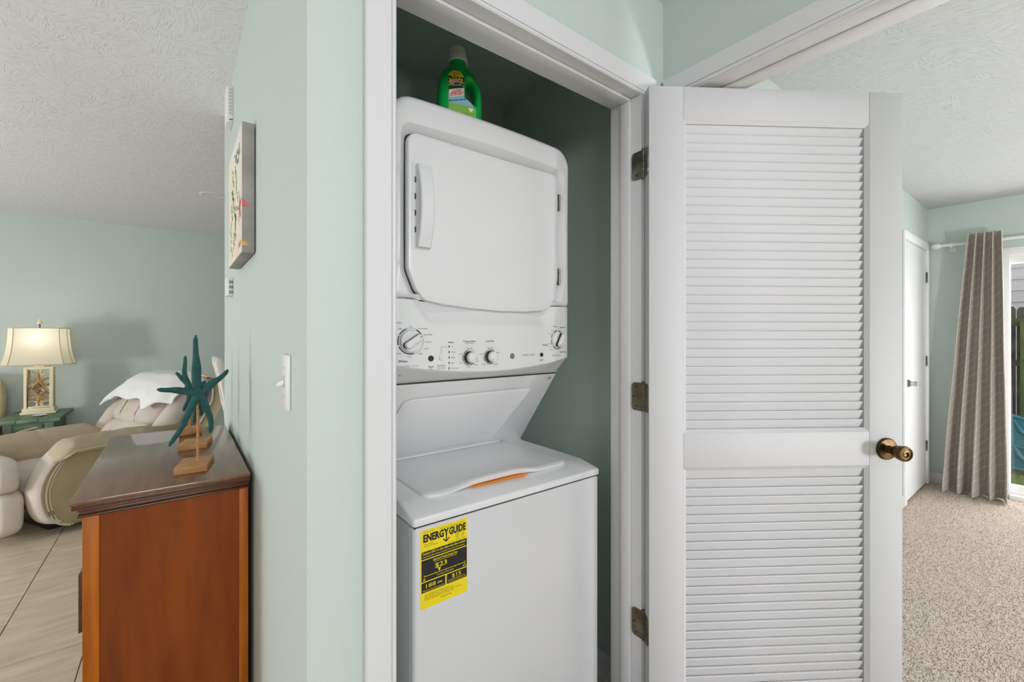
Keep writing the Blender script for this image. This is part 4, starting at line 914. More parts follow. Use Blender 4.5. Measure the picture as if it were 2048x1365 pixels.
# ------------------------------------------------------------------ things on the left wall
def painting():
    xf, yn, yf, z0, z1 = 0.148, 1.505, 1.925, 1.552, 1.941
    r = empty('coastal_painting', (XL, (yn+yf)/2, z0), 0, 'unframed coastal canvas painting hung on the green wall above the dresser', 'painting'); org = (XL, (yn+yf)/2, z0)
    MB().box((xf, yn, z0), (XL-0.002, yf, z1)).build('canvas', M['canvas'], r, off=org, bevel=0.003)
    MB().box((xf-0.0006, yn+0.003, z0+0.003), (xf, yf-0.003, z1-0.003)).build('painted_face', M['canvasface'], r, off=org)
    def dot(mb, y, z, a, b, n=8): mb.add([(xf-0.0010, y+a*math.cos(2*PI*i/n), z+b*math.sin(2*PI*i/n)) for i in range(n)], [tuple(range(n))])
    sw = MB()
    for (ys, z0_, z1_, ph) in ((1.80, 1.58, 1.87, 0), (1.66, 1.62, 1.90, 1.4), (1.73, 1.60, 1.80, 2.5)):
        for i in range(26):
            t = i/25; y = ys+0.03*math.sin(6*t+ph)+0.03*random.uniform(-1, 1); dot(sw, y, z0_+(z1_-z0_)*t, random.uniform(.008, .016), random.uniform(.004, .008))
    sw.build('painted_seaweed', M['seaweed'], r, off=org, smooth=False)
    st = MB(); cy, cz = 1.56, 1.695
    vs_ = []
    for i in range(10):
        a = 2*PI*i/10+0.2; rr = 0.055 if i % 2 == 0 else 0.016; vs_.append((xf-0.0012, cy+rr*math.cos(a), cz+rr*math.sin(a)))
    st.add(vs_+[(xf-0.0012, cy, cz)], [(i, (i+1) % 10, 10) for i in range(10)])
    st.add([(xf, yn-0.0008, 1.712), (xf, yn-0.0008, 1.688), (xf+0.024, yn-0.0008, 1.690), (xf+0.014, yn-0.0008, 1.700)], [(0, 1, 2, 3)])
    st.build('painted_starfish', M['coralred'], r, off=org, smooth=False)
    og = MB(); og.add([(xf, yn-0.0008, 1.590), (xf, yn-0.0008, 1.572), (xf+0.020, yn-0.0008, 1.574), (xf+0.012, yn-0.0008, 1.584)], [(0, 1, 2, 3)])
    for i in range(6): dot(og, 1.53+0.012*i, 1.585+0.006*math.sin(i*2), 0.012, 0.006)
    og.build('painted_shell', M['coralorange'], r, off=org, smooth=False)
    bg_ = MB()
    for i in range(10): dot(bg_, 1.56+0.01*i, 1.87+0.02*math.sin(i*1.7), 0.010, 0.010)
    bg_.build('painted_fish', M['bluegrey'], r, off=org, smooth=False)
painting()
def wall_box(name, y0, y1, z0, z1, dep, label, cat, slots):
    r = empty(name, (XL, (y0+y1)/2, z0), 0, label, cat); org = (XL, (y0+y1)/2, z0)
    MB().prism([(XL, y0), (XL-dep, y0+0.002), (XL-dep-0.004, y0+0.018), (XL-dep-0.004, y1-0.02), (XL, y1)], z0, z1, 'z').build('housing', M['switch'], r, off=org, bevel=0.003)
    for (za, zb_, xa, xb, m_) in slots:
        MB().box((XL-xb, y0-0.0006, za), (XL-xa, y0+0.0035, zb_)).build('vent_slot', m_, r, off=org)
sl_ = [(2.238+0.0145*i, 2.246+0.0145*i, 0.004+0.0062*k, 0.0085+0.0062*k, M['grey']) for i in range(8) for k in range(2)]+[(2.213, 2.219, 0.003+0.004*k, 0.0055+0.004*k, M['dark']) for k in range(3)]
wall_box('door_chime', 2.178, 2.285, 2.206, 2.356, 0.021, 'white slotted chime box high on the green wall near the ceiling', 'chime', sl_)
sl_ = [(1.480+0.021*i, 1.493+0.021*i, 0.003+0.007*k, 0.0065+0.007*k, M['ink']) for i in range(3) for k in range(2)]
wall_box('thermostat', 2.178, 2.275, 1.471, 1.548, 0.021, 'small white thermostat on the green wall below the painting', 'thermostat', sl_)
def light_switch():
    y0, y1, z0, z1 = 0.985, 1.060, 1.150, 1.266; r = empty('light_switch', (XL, (y0+y1)/2, z0), 0, 'white toggle light switch on the green wall beside the corner', 'switch'); org = (XL, (y0+y1)/2, z0)
    MB().box((XL-0.0065, y0, z0), (XL, y1, z1)).build('cover_plate', M['switch'], r, off=org, bevel=0.003)
    yc, zc = (y0+y1)/2, (z0+z1)/2
    MB().box((XL-0.008, yc-0.006, zc-0.013), (XL-0.006, yc+0.006, zc+0.013)).build('toggle_slot', M['grey'], r, off=org)
    MB().prism([(XL-0.006, zc-0.005), (XL-0.006, zc+0.006), (XL-0.020, zc-0.002), (XL-0.021, zc-0.008)], yc-0.0045, yc+0.0045, 'y').build('toggle', M['switch'], r, off=org, bevel=0.001)
    for dz in (-0.030, 0.030): MB().lathe([(0.0001, 0), (0.003, 0), (0.0025, -0.0012), (0.0001, -0.0014)], (XL-0.0065, yc, zc+dz), ax='x', n=10).build('screw', M['grey'], r, off=org)
light_switch()
def ceiling_light():
    r = empty('recessed_light', (0.215, 4.18, H), 0, 'small round recessed light in the living room ceiling', 'light')
    MB().lathe([(0.068, -0.0005), (0.070, -0.003), (0.088, -0.0025), (0.092, 0.0), (0.092, 0.004), (0.068, 0.004)], (0, 0, 0), n=40).build('trim_ring', M['ceiling'], r)
    MB().lathe([(0.0001, -0.002), (0.069, -0.0012), (0.069, 0.003), (0.0001, 0.003)], (0, 0, 0), n=32).build('diffuser', M['ceiling'], r)
ceiling_light()

# ------------------------------------------------------------------ recliner
def recliner():
    fi = math.radians(210)
    o = (-0.530, 4.57, 0)
    r = empty('recliner', o, fi, 'beige microsuede recliner with a white throw over its back', 'recliner')
    S1, S2, S3 = M['suede'], M['suede_light'], M['suede_brown']
    def RX(a): return Matrix.Rotation(math.radians(a), 3, 'Y')
    for s in (1, -1):
        nm = 'arm'
        # side panel outline (x forward, z)
        out = rpoly([(-0.44, 0.07), (0.34, 0.045), (0.44, 0.20), (0.44, 0.36), (0.36, 0.50), (0.22, 0.58), (-0.44, 0.60)], [0.05, 0.10, 0.15, 0.15, 0.12, 0.15, 0.05], 6)
        ya, yb = (0.29*s, 0.445*s)
        if s < 0: out = [(x-0.02, z*0.88) for x, z in out]
        L = [[(x, ya, z) for x, z in out], [(x, yb-0.012*s, z) for x, z in out], [(x, yb, z) for x, z in inset(out, (0, 0.33), 0.02)]]
        a = MB().loops(L).build(nm, S3 if s > 0 else S3, r)
        # front band: puffy rounded front edge
        fp = [(0.20, 0.60), (0.33, 0.565), (0.425, 0.46), (0.47, 0.34), (0.468, 0.22), (0.43, 0.11), (0.36, 0.065)]
        mb = MB(); LL = []
        for i in range(25):
            t = i/24*(len(fp)-1); k = min(int(t), len(fp)-2); f = t-k
            def cr(j, d): return fp[max(0, min(len(fp)-1, j))][d]
            P = []
            for d in (0, 1):
                p0, p1, p2, p3 = cr(k-1, d), cr(k, d), cr(k+1, d), cr(k+2, d)
                P.append(0.5*((2*p1)+(-p0+p2)*f+(2*p0-5*p1+4*p2-p3)*f*f+(-p0+3*p1-3*p2+p3)*f**3))
            LL.append(P)
        loops_ = []
        for i, (x, z) in enumerate(LL):
            x2, z2 = LL[min(i+1, 24)]; x1_, z1_ = LL[max(i-1, 0)]; tx, tz = x2-x1_, z2-z1_; l = math.hypot(tx, tz); nx_, nz_ = tz/l, -tx/l
            if nx_*(x-0.1)+nz_*(z-0.3) < 0: nx_, nz_ = -nx_, -nz_
            kk = math.sin(PI*(0.12+0.76*i/24))**0.5
            loops_.append([(x+nx_*0.035*math.cos(q)*kk-0.03*nx_-(0.05 if s < 0 else 0), (0.3675+0.088*math.sin(q))*s, (z if s > 0 else z*0.86)+nz_*0.035*math.cos(q)*kk-0.03*nz_) for q in [2*PI*j/16 for j in range(16)]])
        mb.loops(loops_).build('arm_front', S2, r)
        w_ = MB(); w_.tube([(x-0.058*(1 if True else 0), (0.4485)*s, z-0.012) for x, z in LL], 0.0055, 8); w_.tube([(x-0.075, 0.447*s, z-0.012) for x, z in LL], 0.004, 8); w_.build('welt', M['welt'], r)
        # arm pad draped on top
        pd = MB(); LL2 = []
        x0_, x1_p, zc0, hz_, hy_ = (0.385, -0.22, 0.565, 0.050, 0.110) if s > 0 else (0.545, -0.26, 0.432, 0.135, 0.125)
        n_ = 44
        for i in range(n_+1):
            t = i/n_; x = x0_+(x1_p-x0_)*t; kk = max(0.08, min(1, (0.004+t)*9))**0.5*max(0.1, min(1, (1.01-t)*5))**0.5
            zc = zc0+(0.004 if s > 0 else 0.02)*math.sin(PI*min(1, t*0.9))-(0.10*max(0, 0.16-t)*4 if s > 0 else 0.0)
            lp = []
            for q in [2*PI*j/24 for j in range(24)]:
                wr = 1+(0.06*math.sin(30*t+3*math.cos(q))*max(0, math.sin(q)) if s > 0 else 0.015*math.sin(9*t))
                if s < 0 and abs(t-0.45) < 0.012: wr *= 0.95
                lp.append((x, ((0.378 if s > 0 else 0.355)+hy_*math.copysign(abs(math.cos(q))**0.75, math.cos(q))*(0.55+0.45*kk))*s, zc+(hz_*math.copysign(abs(math.sin(q))**0.8, math.sin(q)))*kk*wr-(0.02*abs(math.cos(q)))))
            LL2.append(lp)
        pd.loops(LL2).build('arm_pad', S1, r)
        wq = MB(); wq.tube([(l[12 if s < 0 else 0][0], l[0][1]+0.001*s, l[0][2]-0.006) for l in LL2[3:-6]], 0.0045, 6); wq.build('pad_seam', M['welt'], r)
    # seat, footrest
    MB().pillow((0.10, 0, 0.30), (0.46, 0.285, 0.105), 0.42, 40, 18, wob=0.03).build('seat_cushion', S2, r)
    st = MB().pillow((0.56, 0, 0.425), (0.075, 0.40, 0.115), 0.5, 40, 18, wob=0.04, ws=7); st.build('seat_front', S2, r)
    MB().pillow((0.545, 0, 0.195), (0.085, 0.39, 0.155), 0.5, 40, 18, wob=0.04, ws=7).build('footrest', S2, r)
    sm = MB()
    for y in (-0.13, 0.13):
        sm.tube([(0.50+0.130*math.cos(t), y, 0.44+0.112*math.sin(t)) for t in [PI/2-i*PI/10 for i in range(9)]], 0.003, 6)
        sm.tube([(0.48+0.147*math.cos(t), y, 0.195+0.15*math.sin(t)) for t in [PI/2.6-i*PI/11 for i in range(8)]], 0.003, 6)
    tag(sm.build('seam', S3, r), kind='stuff')
    # back (reclined): cushion bulges, wings, shell
    lean = math.radians(33)
    def bk(u, y, d): # u up along the back, d forward of the back plane
        return Vector((-0.215-u*math.sin(lean)+d*math.cos(lean), y, 0.315+u*math.cos(lean)+d*math.sin(lean)))
    Rb = Matrix.Rotation(-lean, 3, 'Y')
    def bp_(name, m, u, y, d, ru, ry, rd, e=0.55, wob=0.03):
        MB().pillow(bk(u, y, d), (rd, ry, ru), e, 36, 18, rot=Rb, wob=wob, ws=6).build(name, m, r)
    bp_('lower_back_cushion', S2, 0.12, 0, 0.065, 0.17, 0.30, 0.105, 0.6)
    bp_('upper_back_cushion', S2, 0.40, 0, 0.06, 0.17, 0.30, 0.125, 0.6)
    bp_('head_cushion', S2, 0.62, 0, 0.03, 0.10, 0.30, 0.10, 0.6)
    for s in (1, -1):
        MB().tube([bk(u, y*s, d) for u, y, d in ((0.02, 0.34, 0.08), (0.15, 0.36, 0.075), (0.32, 0.365, 0.07), (0.48, 0.35, 0.05), (0.62, 0.31, 0.02), (0.68, 0.26, 0.0))], [0.055, 0.07, 0.073, 0.07, 0.06, 0.045], 14, 1.1).build('back_wing', S2, r)
        MB().tube([bk(u, y*s, d) for u, y, d in ((0.0, 0.385, 0.05), (0.15, 0.412, 0.045), (0.32, 0.417, 0.04), (0.48, 0.40, 0.02), (0.62, 0.36, -0.01))], 0.006, 8).build('welt', M['welt'], r)
    L = []
    for u, hw_ in ((-0.05, 0.36), (0.15, 0.395), (0.40, 0.40), (0.58, 0.37), (0.68, 0.28)):
        L.append([tuple(bk(u, y, d)) for y, d in ((-hw_, 0.03), (hw_, 0.03), (hw_, -0.10), (hw_-0.04, -0.13), (-hw_+0.04, -0.13), (-hw_, -0.10))])
    MB().loops(L).build('back_shell', S3, r, bevel=0.015, seg=3)
    sm = MB()
    for y in (-0.095, 0.095):
        sm.tube([bk(u, y*(1+0.2*u), d) for u, d in ((0.25, 0.150), (0.31, 0.182), (0.40, 0.187), (0.49, 0.180), (0.54, 0.15))], 0.0035, 6)
        sm.tube([bk(u, y, d) for u, d in ((0.0, 0.13), (0.06, 0.165), (0.13, 0.172), (0.20, 0.160))], 0.0035, 6)
    sm.build('back_seam', S3, r)
    MB().box((-0.40, -0.27, 0.0), (0.34, 0.27, 0.10)).build('base_frame', M['dark'], r, bevel=0.01)
    # throw over the back
    Wm = Matrix.Translation(o) @ Matrix.Rotation(fi, 4, 'Z')
    t = empty('throw_blanket', o, fi, 'white throw blanket draped over the top of the recliner back', 'blanket')
    prof = [(0.41, 0.225), (0.48, 0.222), (0.57, 0.20), (0.67, 0.15), (0.745, 0.07), (0.775, -0.02), (0.75, -0.11), (0.66, -0.155), (0.52, -0.165), (0.38, -0.165)]
    def pf(v):
        q = v*(len(prof)-1); k = min(int(q), len(prof)-2); f = q-k; f = f*f*(3-2*f)*0.4+f*0.6
        return tuple(prof[k][d]*(1-f)+prof[k+1][d]*f for d in (0, 1))
    def fn(u, v):
        y = -0.455+0.91*u; uu, d = pf(v)
        edge = max(0, abs(y)-0.24)/0.19
        fall = 0.075*edge**1.6
        front = 1-min(1, v/0.45)
        uu2 = uu-fall*(0.5+0.5*(1-front))-front*(0.075*math.exp(-((u-0.76)/0.07)**2)+0.03*math.exp(-((u-0.04)/0.06)**2)-0.05*max(0, (u-0.84)/0.16)+0.008*math.sin(u*17))
        d2 = d+0.016*math.sin(u*24+3*v)*front*(0.3+edge)-0.045*edge*(1 if v < 0.5 else -1)
        yy = y*(1-0.05*edge)
        return tuple(bk(uu2, yy, d2+0.010*mnoise.noise((u*6, v*6, 1))))
    g = MB().grid(fn, 60, 44); ob = g.build('throw_cloth', M['throw'], t)
    so = ob.modifiers.new('s', 'SOLIDIFY'); so.thickness = 0.012; so.offset = 1
    # cream lined corner hanging at the back with fringe
    fr = MB()
    for i in range(40):
        p = bk(0.38-0.02, 0.42-0.0215*i*1.0, -0.17); fr.tube([p, p+Vector((0.004*random.uniform(-1, 1), 0.004*random.uniform(-1, 1), -0.05))], 0.004, 5)
    fr.build('fringe', M['cream_throw'], t)
    def fn2(u, v):
        uu, d = pf(0.42+0.58*v); return tuple(bk(uu-0.06*v, 0.30+0.135*u+0.01*math.sin(5*v), d-0.012-0.05*u*u+0.02*(1-v)*u))
    g2 = MB().grid(fn2, 10, 24).build('cream_edge', M['cream_throw'], t); so = g2.modifiers.new('s', 'SOLIDIFY'); so.thickness = 0.008
recliner()

# ------------------------------------------------------------------ side table, lamp, dish, armchair, white chair
def side_table():
    x0, x1, y0, y1, zt = -1.16, -0.784, 5.16, 5.76, 0.614; org = ((x0+x1)/2, (y0+y1)/2, 0)
    r = empty('side_table', org, 0, 'distressed green wooden side table under the lamp', 'table'); m = M['greentable']
    n = 3
    for i in range(n):
        a = x0+(x1-x0)*i/n; b = x0+(x1-x0)*(i+1)/n
        MB().box((a+0.001, y0, zt-0.028), (b-0.001, y1, zt)).build('top_plank', m, r, off=org, bevel=0.003)
    MB().box((x0+0.02, y0+0.02, zt-0.036), (x1-0.02, y1-0.02, zt-0.028)).build('top_moulding', m, r, off=org)
    for px in (x0+0.045, x1-0.095):
        for py in (y0+0.045, y1-0.095): MB().box((px, py, 0), (px+0.05, py+0.05, zt-0.036)).build('leg', m, r, off=org, bevel=0.003)
    MB().box((x0+0.05, y0+0.052, zt-0.16), (x1-0.05, y0+0.07, zt-0.036)).box((x1-0.07, y0+0.05, zt-0.16), (x1-0.052, y1-0.05, zt-0.036)).box((x0+0.052, y0+0.05, zt-0.16), (x0+0.07, y1-0.05, zt-0.036)).box((x0+0.05, y1-0.07, zt-0.16), (x1-0.05, y1-0.052, zt-0.036)).build('apron', m, r, off=org)
    d = MB().box((x0+0.11, y0+0.044, zt-0.145), (x1-0.11, y0+0.056, zt-0.05)).build('drawer', m, r, off=org, bevel=0.003)
    MB().lathe([(0.0001, 0), (0.006, 0), (0.013, -0.014), (0.010, -0.022), (0.0001, -0.024)], ((x0+x1)/2, y0+0.044, zt-0.098), ax='y', n=14).build('knob', M['bronze'], d, off=org)
    MB().box((x0+0.06, y0+0.06, 0.16), (x1-0.06, y1-0.06, 0.18)).build('lower_shelf', m, r, off=org)
side_table()
def lamp():
    cx, cy, z0 = -0.968, 5.54, 0.614; org = (cx, cy, z0)
    r = empty('table_lamp', org, 0, 'lit cream table lamp with carved starfish panel and linen shade', 'lamp'); m = M['lampcream']
    def bx(a, b): return MB().box((cx+a[0], cy+a[1], z0+a[2]), (cx+b[0], cy+b[1], z0+b[2]))
    bx((-0.108, -0.062, 0), (0.108, 0.062, 0.020)).build('plinth', m, r, off=org, bevel=0.004)
    bx((-0.098, -0.055, 0.020), (0.098, 0.055, 0.052)).build('plinth', m, r, off=org, bevel=0.006)
    fr = MB()
    for a, b in (((-0.089, -0.045, 0.052), (-0.067, 0.045, 0.405)), ((0.067, -0.045, 0.052), (0.089, 0.045, 0.405)), ((-0.067, -0.045, 0.385), (0.067, 0.045, 0.405)), ((-0.067, -0.045, 0.052), (0.067, 0.045, 0.066))):
        fr.box((cx+a[0], cy+a[1], z0+a[2]), (cx+b[0], cy+b[1], z0+b[2]))
    fr.build('frame', m, r, off=org, bevel=0.003)
    def star(zc, R_, rot, y, m_, nm):
        s = MB()
        for i in range(5):
            a = rot+i*2*PI/5; e = Vector((math.cos(a)*R_, 0, math.sin(a)*R_)); p = Vector((cx, cy+y, z0+zc))
            e.x = max(-0.07, min(0.07, e.x))
            s.tube([p, p+e*0.5+Vector((0, -0.006, 0)), p+e], [0.014, 0.010, 0.004], 8)
        s.pillow((cx, cy+y-0.004, z0+zc), (0.016, 0.012, 0.016), 0.9, 12, 8); s.build(nm, m_, r, off=org)
    star(0.285, 0.082, 0.35, -0.032, M['lampshell'], 'carved_starfish'); star(0.150, 0.078, 0.9, -0.032, M['lampshell'], 'carved_starfish')
    star(0.335, 0.060, 0.1, 0.010, m, 'carved_starfish'); star(0.215, 0.085, 0.55, 0.005, M['lampshell'], 'carved_starfish'); star(0.095, 0.070, 0.3, 0.0, m, 'carved_starfish')
    br = MB()
    for i in range(16):
        za = 0.08+0.3*random.random(); s_ = random.choice((-1, 1)); br.tube([(cx+s_*0.07, cy+random.uniform(-.02, .03), z0+za), (cx+s_*0.03, cy+random.uniform(-.02, .03), z0+za+random.uniform(-.03, .03)), (cx+s_*random.uniform(-.03, .02), cy+0.01, z0+za+random.uniform(-.04, .04))], [0.008, 0.007, 0.003], 6)
    br.build('carved_coral', m, r, off=org)
    bx((-0.032, -0.02, 0.405), (0.032, 0.02, 0.418)).build('cap_block', m, r, off=org, bevel=0.002)
    MB().tube([(cx, cy, z0+0.418), (cx, cy, z0+0.80)], 0.004, 8).build('stem', M['bronze'], r, off=org)
    # shade: rectangular with cut corners, flared
    def oct_(hx, hy, c): return [(-hx+c, -hy), (hx-c, -hy), (hx, -hy+c), (hx, hy-c), (hx-c, hy), (-hx+c, hy), (-hx, hy-c), (-hx, -hy+c)]
    L = []
    prof = [(0.430, 0.216, 0.130), (0.48, 0.203, 0.122), (0.55, 0.190, 0.114), (0.62, 0.182, 0.109), (0.69, 0.178, 0.106), (0.745, 0.177, 0.105)]
    for z, hx, hy in prof: L.append([(cx+x, cy+y, z0+z) for x, y in oct_(hx, hy, 0.045*hx/0.19)])
    sh = MB().loops(L, cap0=False, cap1=False).build('lamp_shade', M['shade'], r, off=org, smooth=False)
    tm = MB()
    for k in range(8): tm.tube([l[k] for l in L], 0.0035, 6)
    for l in (L[0], L[-1]): tm.tube(l+[l[0]], 0.004, 6)
    tm.build('shade_trim', M['welt'], sh, off=org)
    MB().pillow((cx, cy, z0+0.60), (0.03, 0.03, 0.045), 1.0, 14, 10).build('bulb', M['bulb'], r, off=org)
    fn_ = MB().lathe([(0.0001, 0.785), (0.018, 0.787), (0.018, 0.798), (0.008, 0.802), (0.0001, 0.803)], (cx, cy, z0), n=14)
    for i in range(5): fn_.tube([(cx, cy, z0+0.812), (cx+0.020*math.cos(0.31+i*1.257), cy, z0+0.812+0.020*math.sin(0.31+i*1.257))], [0.006, 0.002], 6)
    fn_.build('finial', M['lampcream'], r, off=org)
    d = bpy.data.lights.new('lamp_bulb_light', 'POINT'); d.energy = 1.5; d.color = (1, 0.93, 0.82); d.shadow_soft_size = 0.035
    o = bpy.data.objects.new('lamp_bulb_light', d); C.objects.link(o); o.location = (cx, cy, z0+0.665)
lamp()
tag(MB().lathe([(0.0001, 0.004), (0.03, 0.004), (0.045, 0.010), (0.046, 0.012), (0.030, 0.008), (0.0001, 0.007)], (0, 0, 0), n=24).build('trinket_dish', M['dish']), 'small flat white dish on the green table in front of the lamp', 'dish').location = (-0.935, 5.36, 0.6105)
def armchair():
    o = (-1.56, 5.38, 0); r = empty('armchair', o, 0, 'beige upholstered armchair half cut off beyond the green table', 'armchair'); m = M['suede']
    MB().pillow((0, 0.30, 0.60), (0.36, 0.10, 0.36), 0.45, 32, 18, rot=Matrix.Rotation(math.radians(-8), 3, 'X')).build('backrest', M['welt'], r)
    MB().tube([(0.30, 0.22, 0.30), (0.335, 0.25, 0.60), (0.35, 0.28, 0.80), (0.33, 0.30, 0.92)], 0.006, 8).build('welt', M['suede_brown'], r)
    MB().pillow((0, -0.05, 0.40), (0.245, 0.34, 0.10), 0.45, 32, 14).build('seat_cushion', m, r)
    for s in (-1, 1): MB().pillow((0.305*s, -0.05, 0.42), (0.065, 0.36, 0.17), 0.5, 24, 14).build('arm', m, r)
    MB().box((-0.35, -0.38, 0.10), (0.35, 0.32, 0.33)).build('seat_frame', m, r, bevel=0.02)
    for x in (-0.32, 0.32):
        for y in (-0.34, 0.28): MB().tube([(x, y, 0), (x, y, 0.11)], [0.018, 0.026], 8).build('leg', M['woodtrim'], r)
armchair()
def dining_chair():
    o = (0.505, 3.70, 0); r = empty('dining_chair', o, 0, 'white slat back dining chair seen edge on past the wall end', 'chair'); m = M['chairwhite']
    for s in (-1, 1):
        L = []
        for x, z, a, b in ((-0.215, 0.0, 0.016, 0.018), (-0.210, 0.44, 0.018, 0.02), (-0.222, 0.72, 0.030, 0.022), (-0.235, 0.80, 0.038, 0.022), (-0.262, 0.98, 0.036, 0.022), (-0.285, 1.10, 0.046, 0.022), (-0.290, 1.135, 0.038, 0.02), (-0.292, 1.145, 0.02, 0.012)):
            a *= 0.55; L.append([(x-a, s*0.19-b, z), (x+a, s*0.19-b, z), (x+a, s*0.19+b, z), (x-a, s*0.19+b, z)])
        MB().loops(L).build('back_post', m, r, bevel=0.004)
        MB().tube([(0.20, s*0.19, 0), (0.20, s*0.19, 0.43)], [0.016, 0.021], 10).build('leg', m, r)
    for (x, z) in ((-0.284, 1.07), (-0.232, 0.78)): MB().box((x-0.012, -0.17, z-0.03), (x+0.012, 0.17, z+0.03)).build('back_rail', m, r, bevel=0.004)
    for i in range(5):
        y = -0.12+0.06*i; MB().tube([(-0.234, y, 0.80), (-0.262, y, 0.95), (-0.282, y, 1.05)], 0.009, 8).build('spindle', m, r)
    MB().box((-0.23, -0.22, 0.43), (0.23, 0.22, 0.455)).build('seat', m, r, bevel=0.008)
    MB().box((-0.20, -0.18, 0.37), (0.20, 0.18, 0.43)).build('apron', m, r)
dining_chair()

# ------------------------------------------------------------------ bedroom: curtain, rod
def curtain():
    xr = XE-0.152
    r = empty('curtain', (xr, 0.45, 0), 0, 'taupe curtain panel with pale leaf lines hanging from the rod', 'curtain')
    zt = 2.125
    def fold(u, v):           # u along the cloth 0..1 (0 = corner side), v 0 bottom..1 top
        yt = 0.545-0.180*u; yb = 0.690-0.360*u
        k = v**1.15; y = yb+(yt-yb)*k
        ph = 2*PI*4.0*u; amp = 0.028*(1-v)+0.046
        sharp = math.cos(ph); sharp = math.copysign(abs(sharp)**0.8, sharp)
        x = xr-amp*sharp-0.010*mnoise.noise((u*3, v*4, 2))-0.015*(1-v)
        y += 0.014*math.sin(ph)*(0.6+0.4*v)+0.010*mnoise.noise((u*5, v*3, 7))*(1-v)
        z = zt*v+0.003
        if v < 0.10: x -= 0.02*(0.10-v)/0.10*math.cos(ph*0.5)
        return (x, y, z)
    nu, nv = 96, 60; mb = MB().grid(lambda u, v: fold(u, v), nu, nv)
    o = mb.build('curtain_panel', M['curtain'], r, off=(xr, 0.45, 0))
    uvl = o.data.uv_layers.new(name='UVMap')
    for p in o.data.polygons:
        for li in p.loop_indices:
            vi = o.data.loops[li].vertex_index; uvl.data[li].uv = ((vi % (nu+1))/nu*0.9, (vi//(nu+1))/nv*2.1)
    so = o.modifiers.new('s', 'SOLIDIFY'); so.thickness = 0.004
    hm = MB(); hm.tube([tuple(Vector(fold(u/48, 0.045))+Vector((-0.003, 0, 0))) for u in range(49)], 0.0018, 5); hm.build('hem_stitch', M['curtain_edge'], r, off=(xr, 0.45, 0))
curtain()
def rod():
    xr, z = XE-0.075, 2.065; org = (xr, 0.7, z)
    r = empty('curtain_rod', org, 0, 'white curtain rod with rounded finial above the sliding door', 'curtain rod')
    MB().tube([(xr, 0.70, z), (xr, -1.7, z)], 0.0125, 12).build('pole', M['rodwhite'], r, off=org)
    MB().lathe([(0.0001, 0.0), (0.015, 0.0), (0.017, 0.006), (0.013, 0.012), (0.016, 0.018), (0.026, 0.035), (0.028, 0.05), (0.022, 0.068), (0.010, 0.080), (0.0001, 0.083)], (xr, 0.70, z), ax='y', n=18).build('finial', M['rodwhite'], r, off=org)
    for y in (0.655, -1.6): MB().box((xr-0.004, y-0.008, z-0.02), (XE, y+0.008, z-0.01)).box((XE-0.008, y-0.02, z-0.05), (XE, y+0.02, z+0.03)).build('bracket', M['rodwhite'], r, off=org)
rod()

# ------------------------------------------------------------------ outside: grass, fence, neighbour siding, kayak
GZ = -0.12
struct('ground', B((XE+0.12, -8, GZ-0.1), (16, 6, GZ)), M['grass'], label='patchy green lawn outside the sliding door')
def grass():
    g = MB()
    for i in range(5000):
        x = random.uniform(5.6, 7.5); y = random.uniform(-0.2, 1.1); h = random.uniform(.02, .06); a = random.uniform(0, PI)
        dx, dy = 0.004*math.cos(a), 0.004*math.sin(a); ox, oy = random.uniform(-.02, .02), random.uniform(-.02, .02)
        if 6.66 < x < 7.06 and y < 0.75: continue
        g.add([(x-dx, y-dy, GZ), (x+dx, y+dy, GZ), (x+ox, y+oy, GZ+h)], [(0, 1, 2)])
    tag(g.build('grass', M['blade']), 'short green grass blades growing below the kayak', 'grass', kind='stuff')
grass()
def fence():
    xf = 7.75; r = empty('wooden_fence', (xf, 0, GZ), 0, 'weathered grey plank fence with mossy rails across the yard', 'fence'); org = (xf, 0, GZ)
    y = 1.9; k = 0
    while y > -2.6:
        z1 = 1.62+random.uniform(-.012, .012)
        MB().prism([(y, GZ), (y-0.138, GZ), (y-0.138, z1-0.03), (y-0.118, z1), (y-0.02, z1), (y, z1-0.03)], xf+0.04, xf+0.058, 'x').build('picket', M['fence'], r, off=org); y -= 0.146
    MB().box((xf, -2.6, 1.40), (xf+0.04, 1.9, 1.49)).build('rail', M['fencegreen'], r, off=org, bevel=0.004)
    MB().box((xf, -2.6, 0.93), (xf+0.04, 1.9, 1.0)).build('rail', M['fence'], r, off=org, bevel=0.004)
    MB().box((xf, -2.6, 0.1), (xf+0.04, 1.9, 0.19)).build('rail', M['fence'], r, off=org, bevel=0.004)
    for yy in (0.49, -1.9): MB().box((xf-0.09, yy, GZ), (xf, yy+0.09, 1.60)).build('post', M['fence'], r, off=org, bevel=0.004)
    MB().box((xf-0.07, 0.30, GZ), (xf, 0.36+0.05, 1.45)).build('post', M['fencegreen'], r, off=org, bevel=0.004)
fence()
def house():
    xh = 10.2; r = empty('neighbour_house', (xh, -1, GZ), 0, 'neighbouring house wall of pale horizontal siding above the fence', 'house'); org = (xh, -1, GZ)
    MB().box((xh+0.03, -6, GZ), (xh+0.3, 4, 4.6)).build('wall_core', M['siding'], r, off=org)
    z = 0.4
    while z < 4.5:
        MB().prism([(xh, z), (xh+0.004, z-0.004), (xh+0.03, z), (xh+0.03, z+0.178), (xh+0.022, z+0.178)], -6, 4, 'y').build('siding_board', M['siding'], r, off=org, smooth=False); z += 0.175
house()
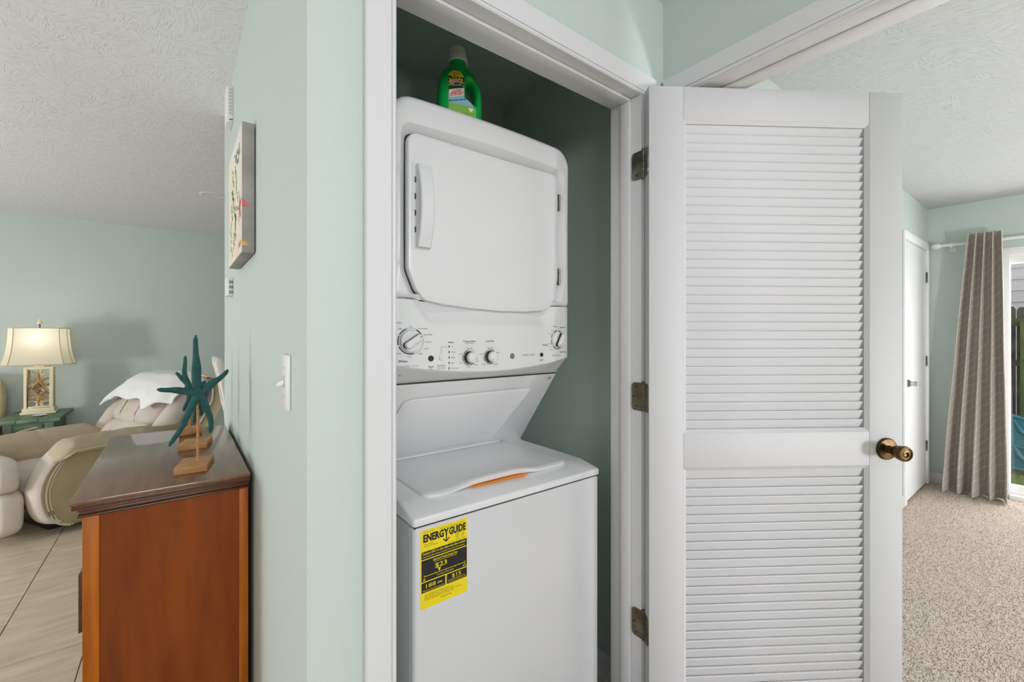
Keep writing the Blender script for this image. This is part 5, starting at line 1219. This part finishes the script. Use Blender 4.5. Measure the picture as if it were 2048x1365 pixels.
def kayak():
    o = (6.85, 0.58, GZ); r = empty('kayak', o, math.radians(-90), 'teal blue moulded plastic kayak leaning on the lawn outside the glass', 'kayak'); m = M['kayak']
    # local x along the length, z up; deck faces the house (local -y after the turn is towards -x world)
    top = [(-0.10, 0.60), (0.0, 0.665), (0.10, 0.625), (0.35, 0.55), (0.7, 0.50), (1.4, 0.50), (2.0, 0.56), (2.3, 0.62)]
    bot = [(-0.10, 0.10), (0.0, 0.09), (0.10, 0.055), (0.35, 0.03), (0.7, 0.02), (1.4, 0.02), (2.0, 0.04), (2.3, 0.2)]
    def it(P, x):
        for (a, b), (c, d) in zip(P, P[1:]):
            if a <= x <= c: return b+(d-b)*(x-a)/(c-a)
        return P[-1][1]
    L = []; n = 48
    for i in range(n+1):
        x = -0.10+2.4*i/n; zt_, zb_ = it(top, x), it(bot, x); zc, hz = (zt_+zb_)/2, (zt_-zb_)/2
        L.append([(x, -0.09+0.03*(1 if k % 2 else 0)*0+0.03 if False else (-0.10+0.0*k if False else -0.10), zc+hz*q) if side == 0 else (x, 0.14*(1-q*q)+0.02-0.12*q*q, zc+hz*q) for side, q, k in [(0, -0.96, 0), (0, -0.5, 1), (0, 0, 2), (0, 0.5, 3), (0, 0.96, 4), (1, 1.0, 0), (1, 0.6, 0), (1, 0.0, 0), (1, -0.6, 0), (1, -1.0, 0)]])
    MB().loops(L).build('hull', m, r)
    rimp = [(x, it(top, x)) for x in [-0.1+2.4*i/40 for i in range(41)]]
    MB().tube([(x, -0.105, z-0.012) for x, z in rimp], 0.02, 8).tube([(x, -0.105, it(bot, x)+0.015) for x, z in rimp], 0.02, 8).build('rim', m, r)
    MB().tube([(x, -0.11, (it(top, x)+it(bot, x))/2-0.03) for x, z in rimp], 0.016, 8).build('deck_ridge', m, r)
    rb = MB()
    for k in range(4):
        x0 = 0.02+0.16*k; rb.tube([(x0, -0.11, 0.30), (x0+0.04, -0.125, 0.20), (x0+0.12, -0.11, 0.09)], [0.012, 0.03, 0.012], 8)
        rb.tube([(x0, -0.11, 0.60-0.1*k*0.4), (x0+0.05, -0.125, 0.47-0.02*k), (x0+0.13, -0.11, 0.36)], [0.012, 0.026, 0.012], 8)
    rb.build('moulded_ribs', m, r)
kayak()
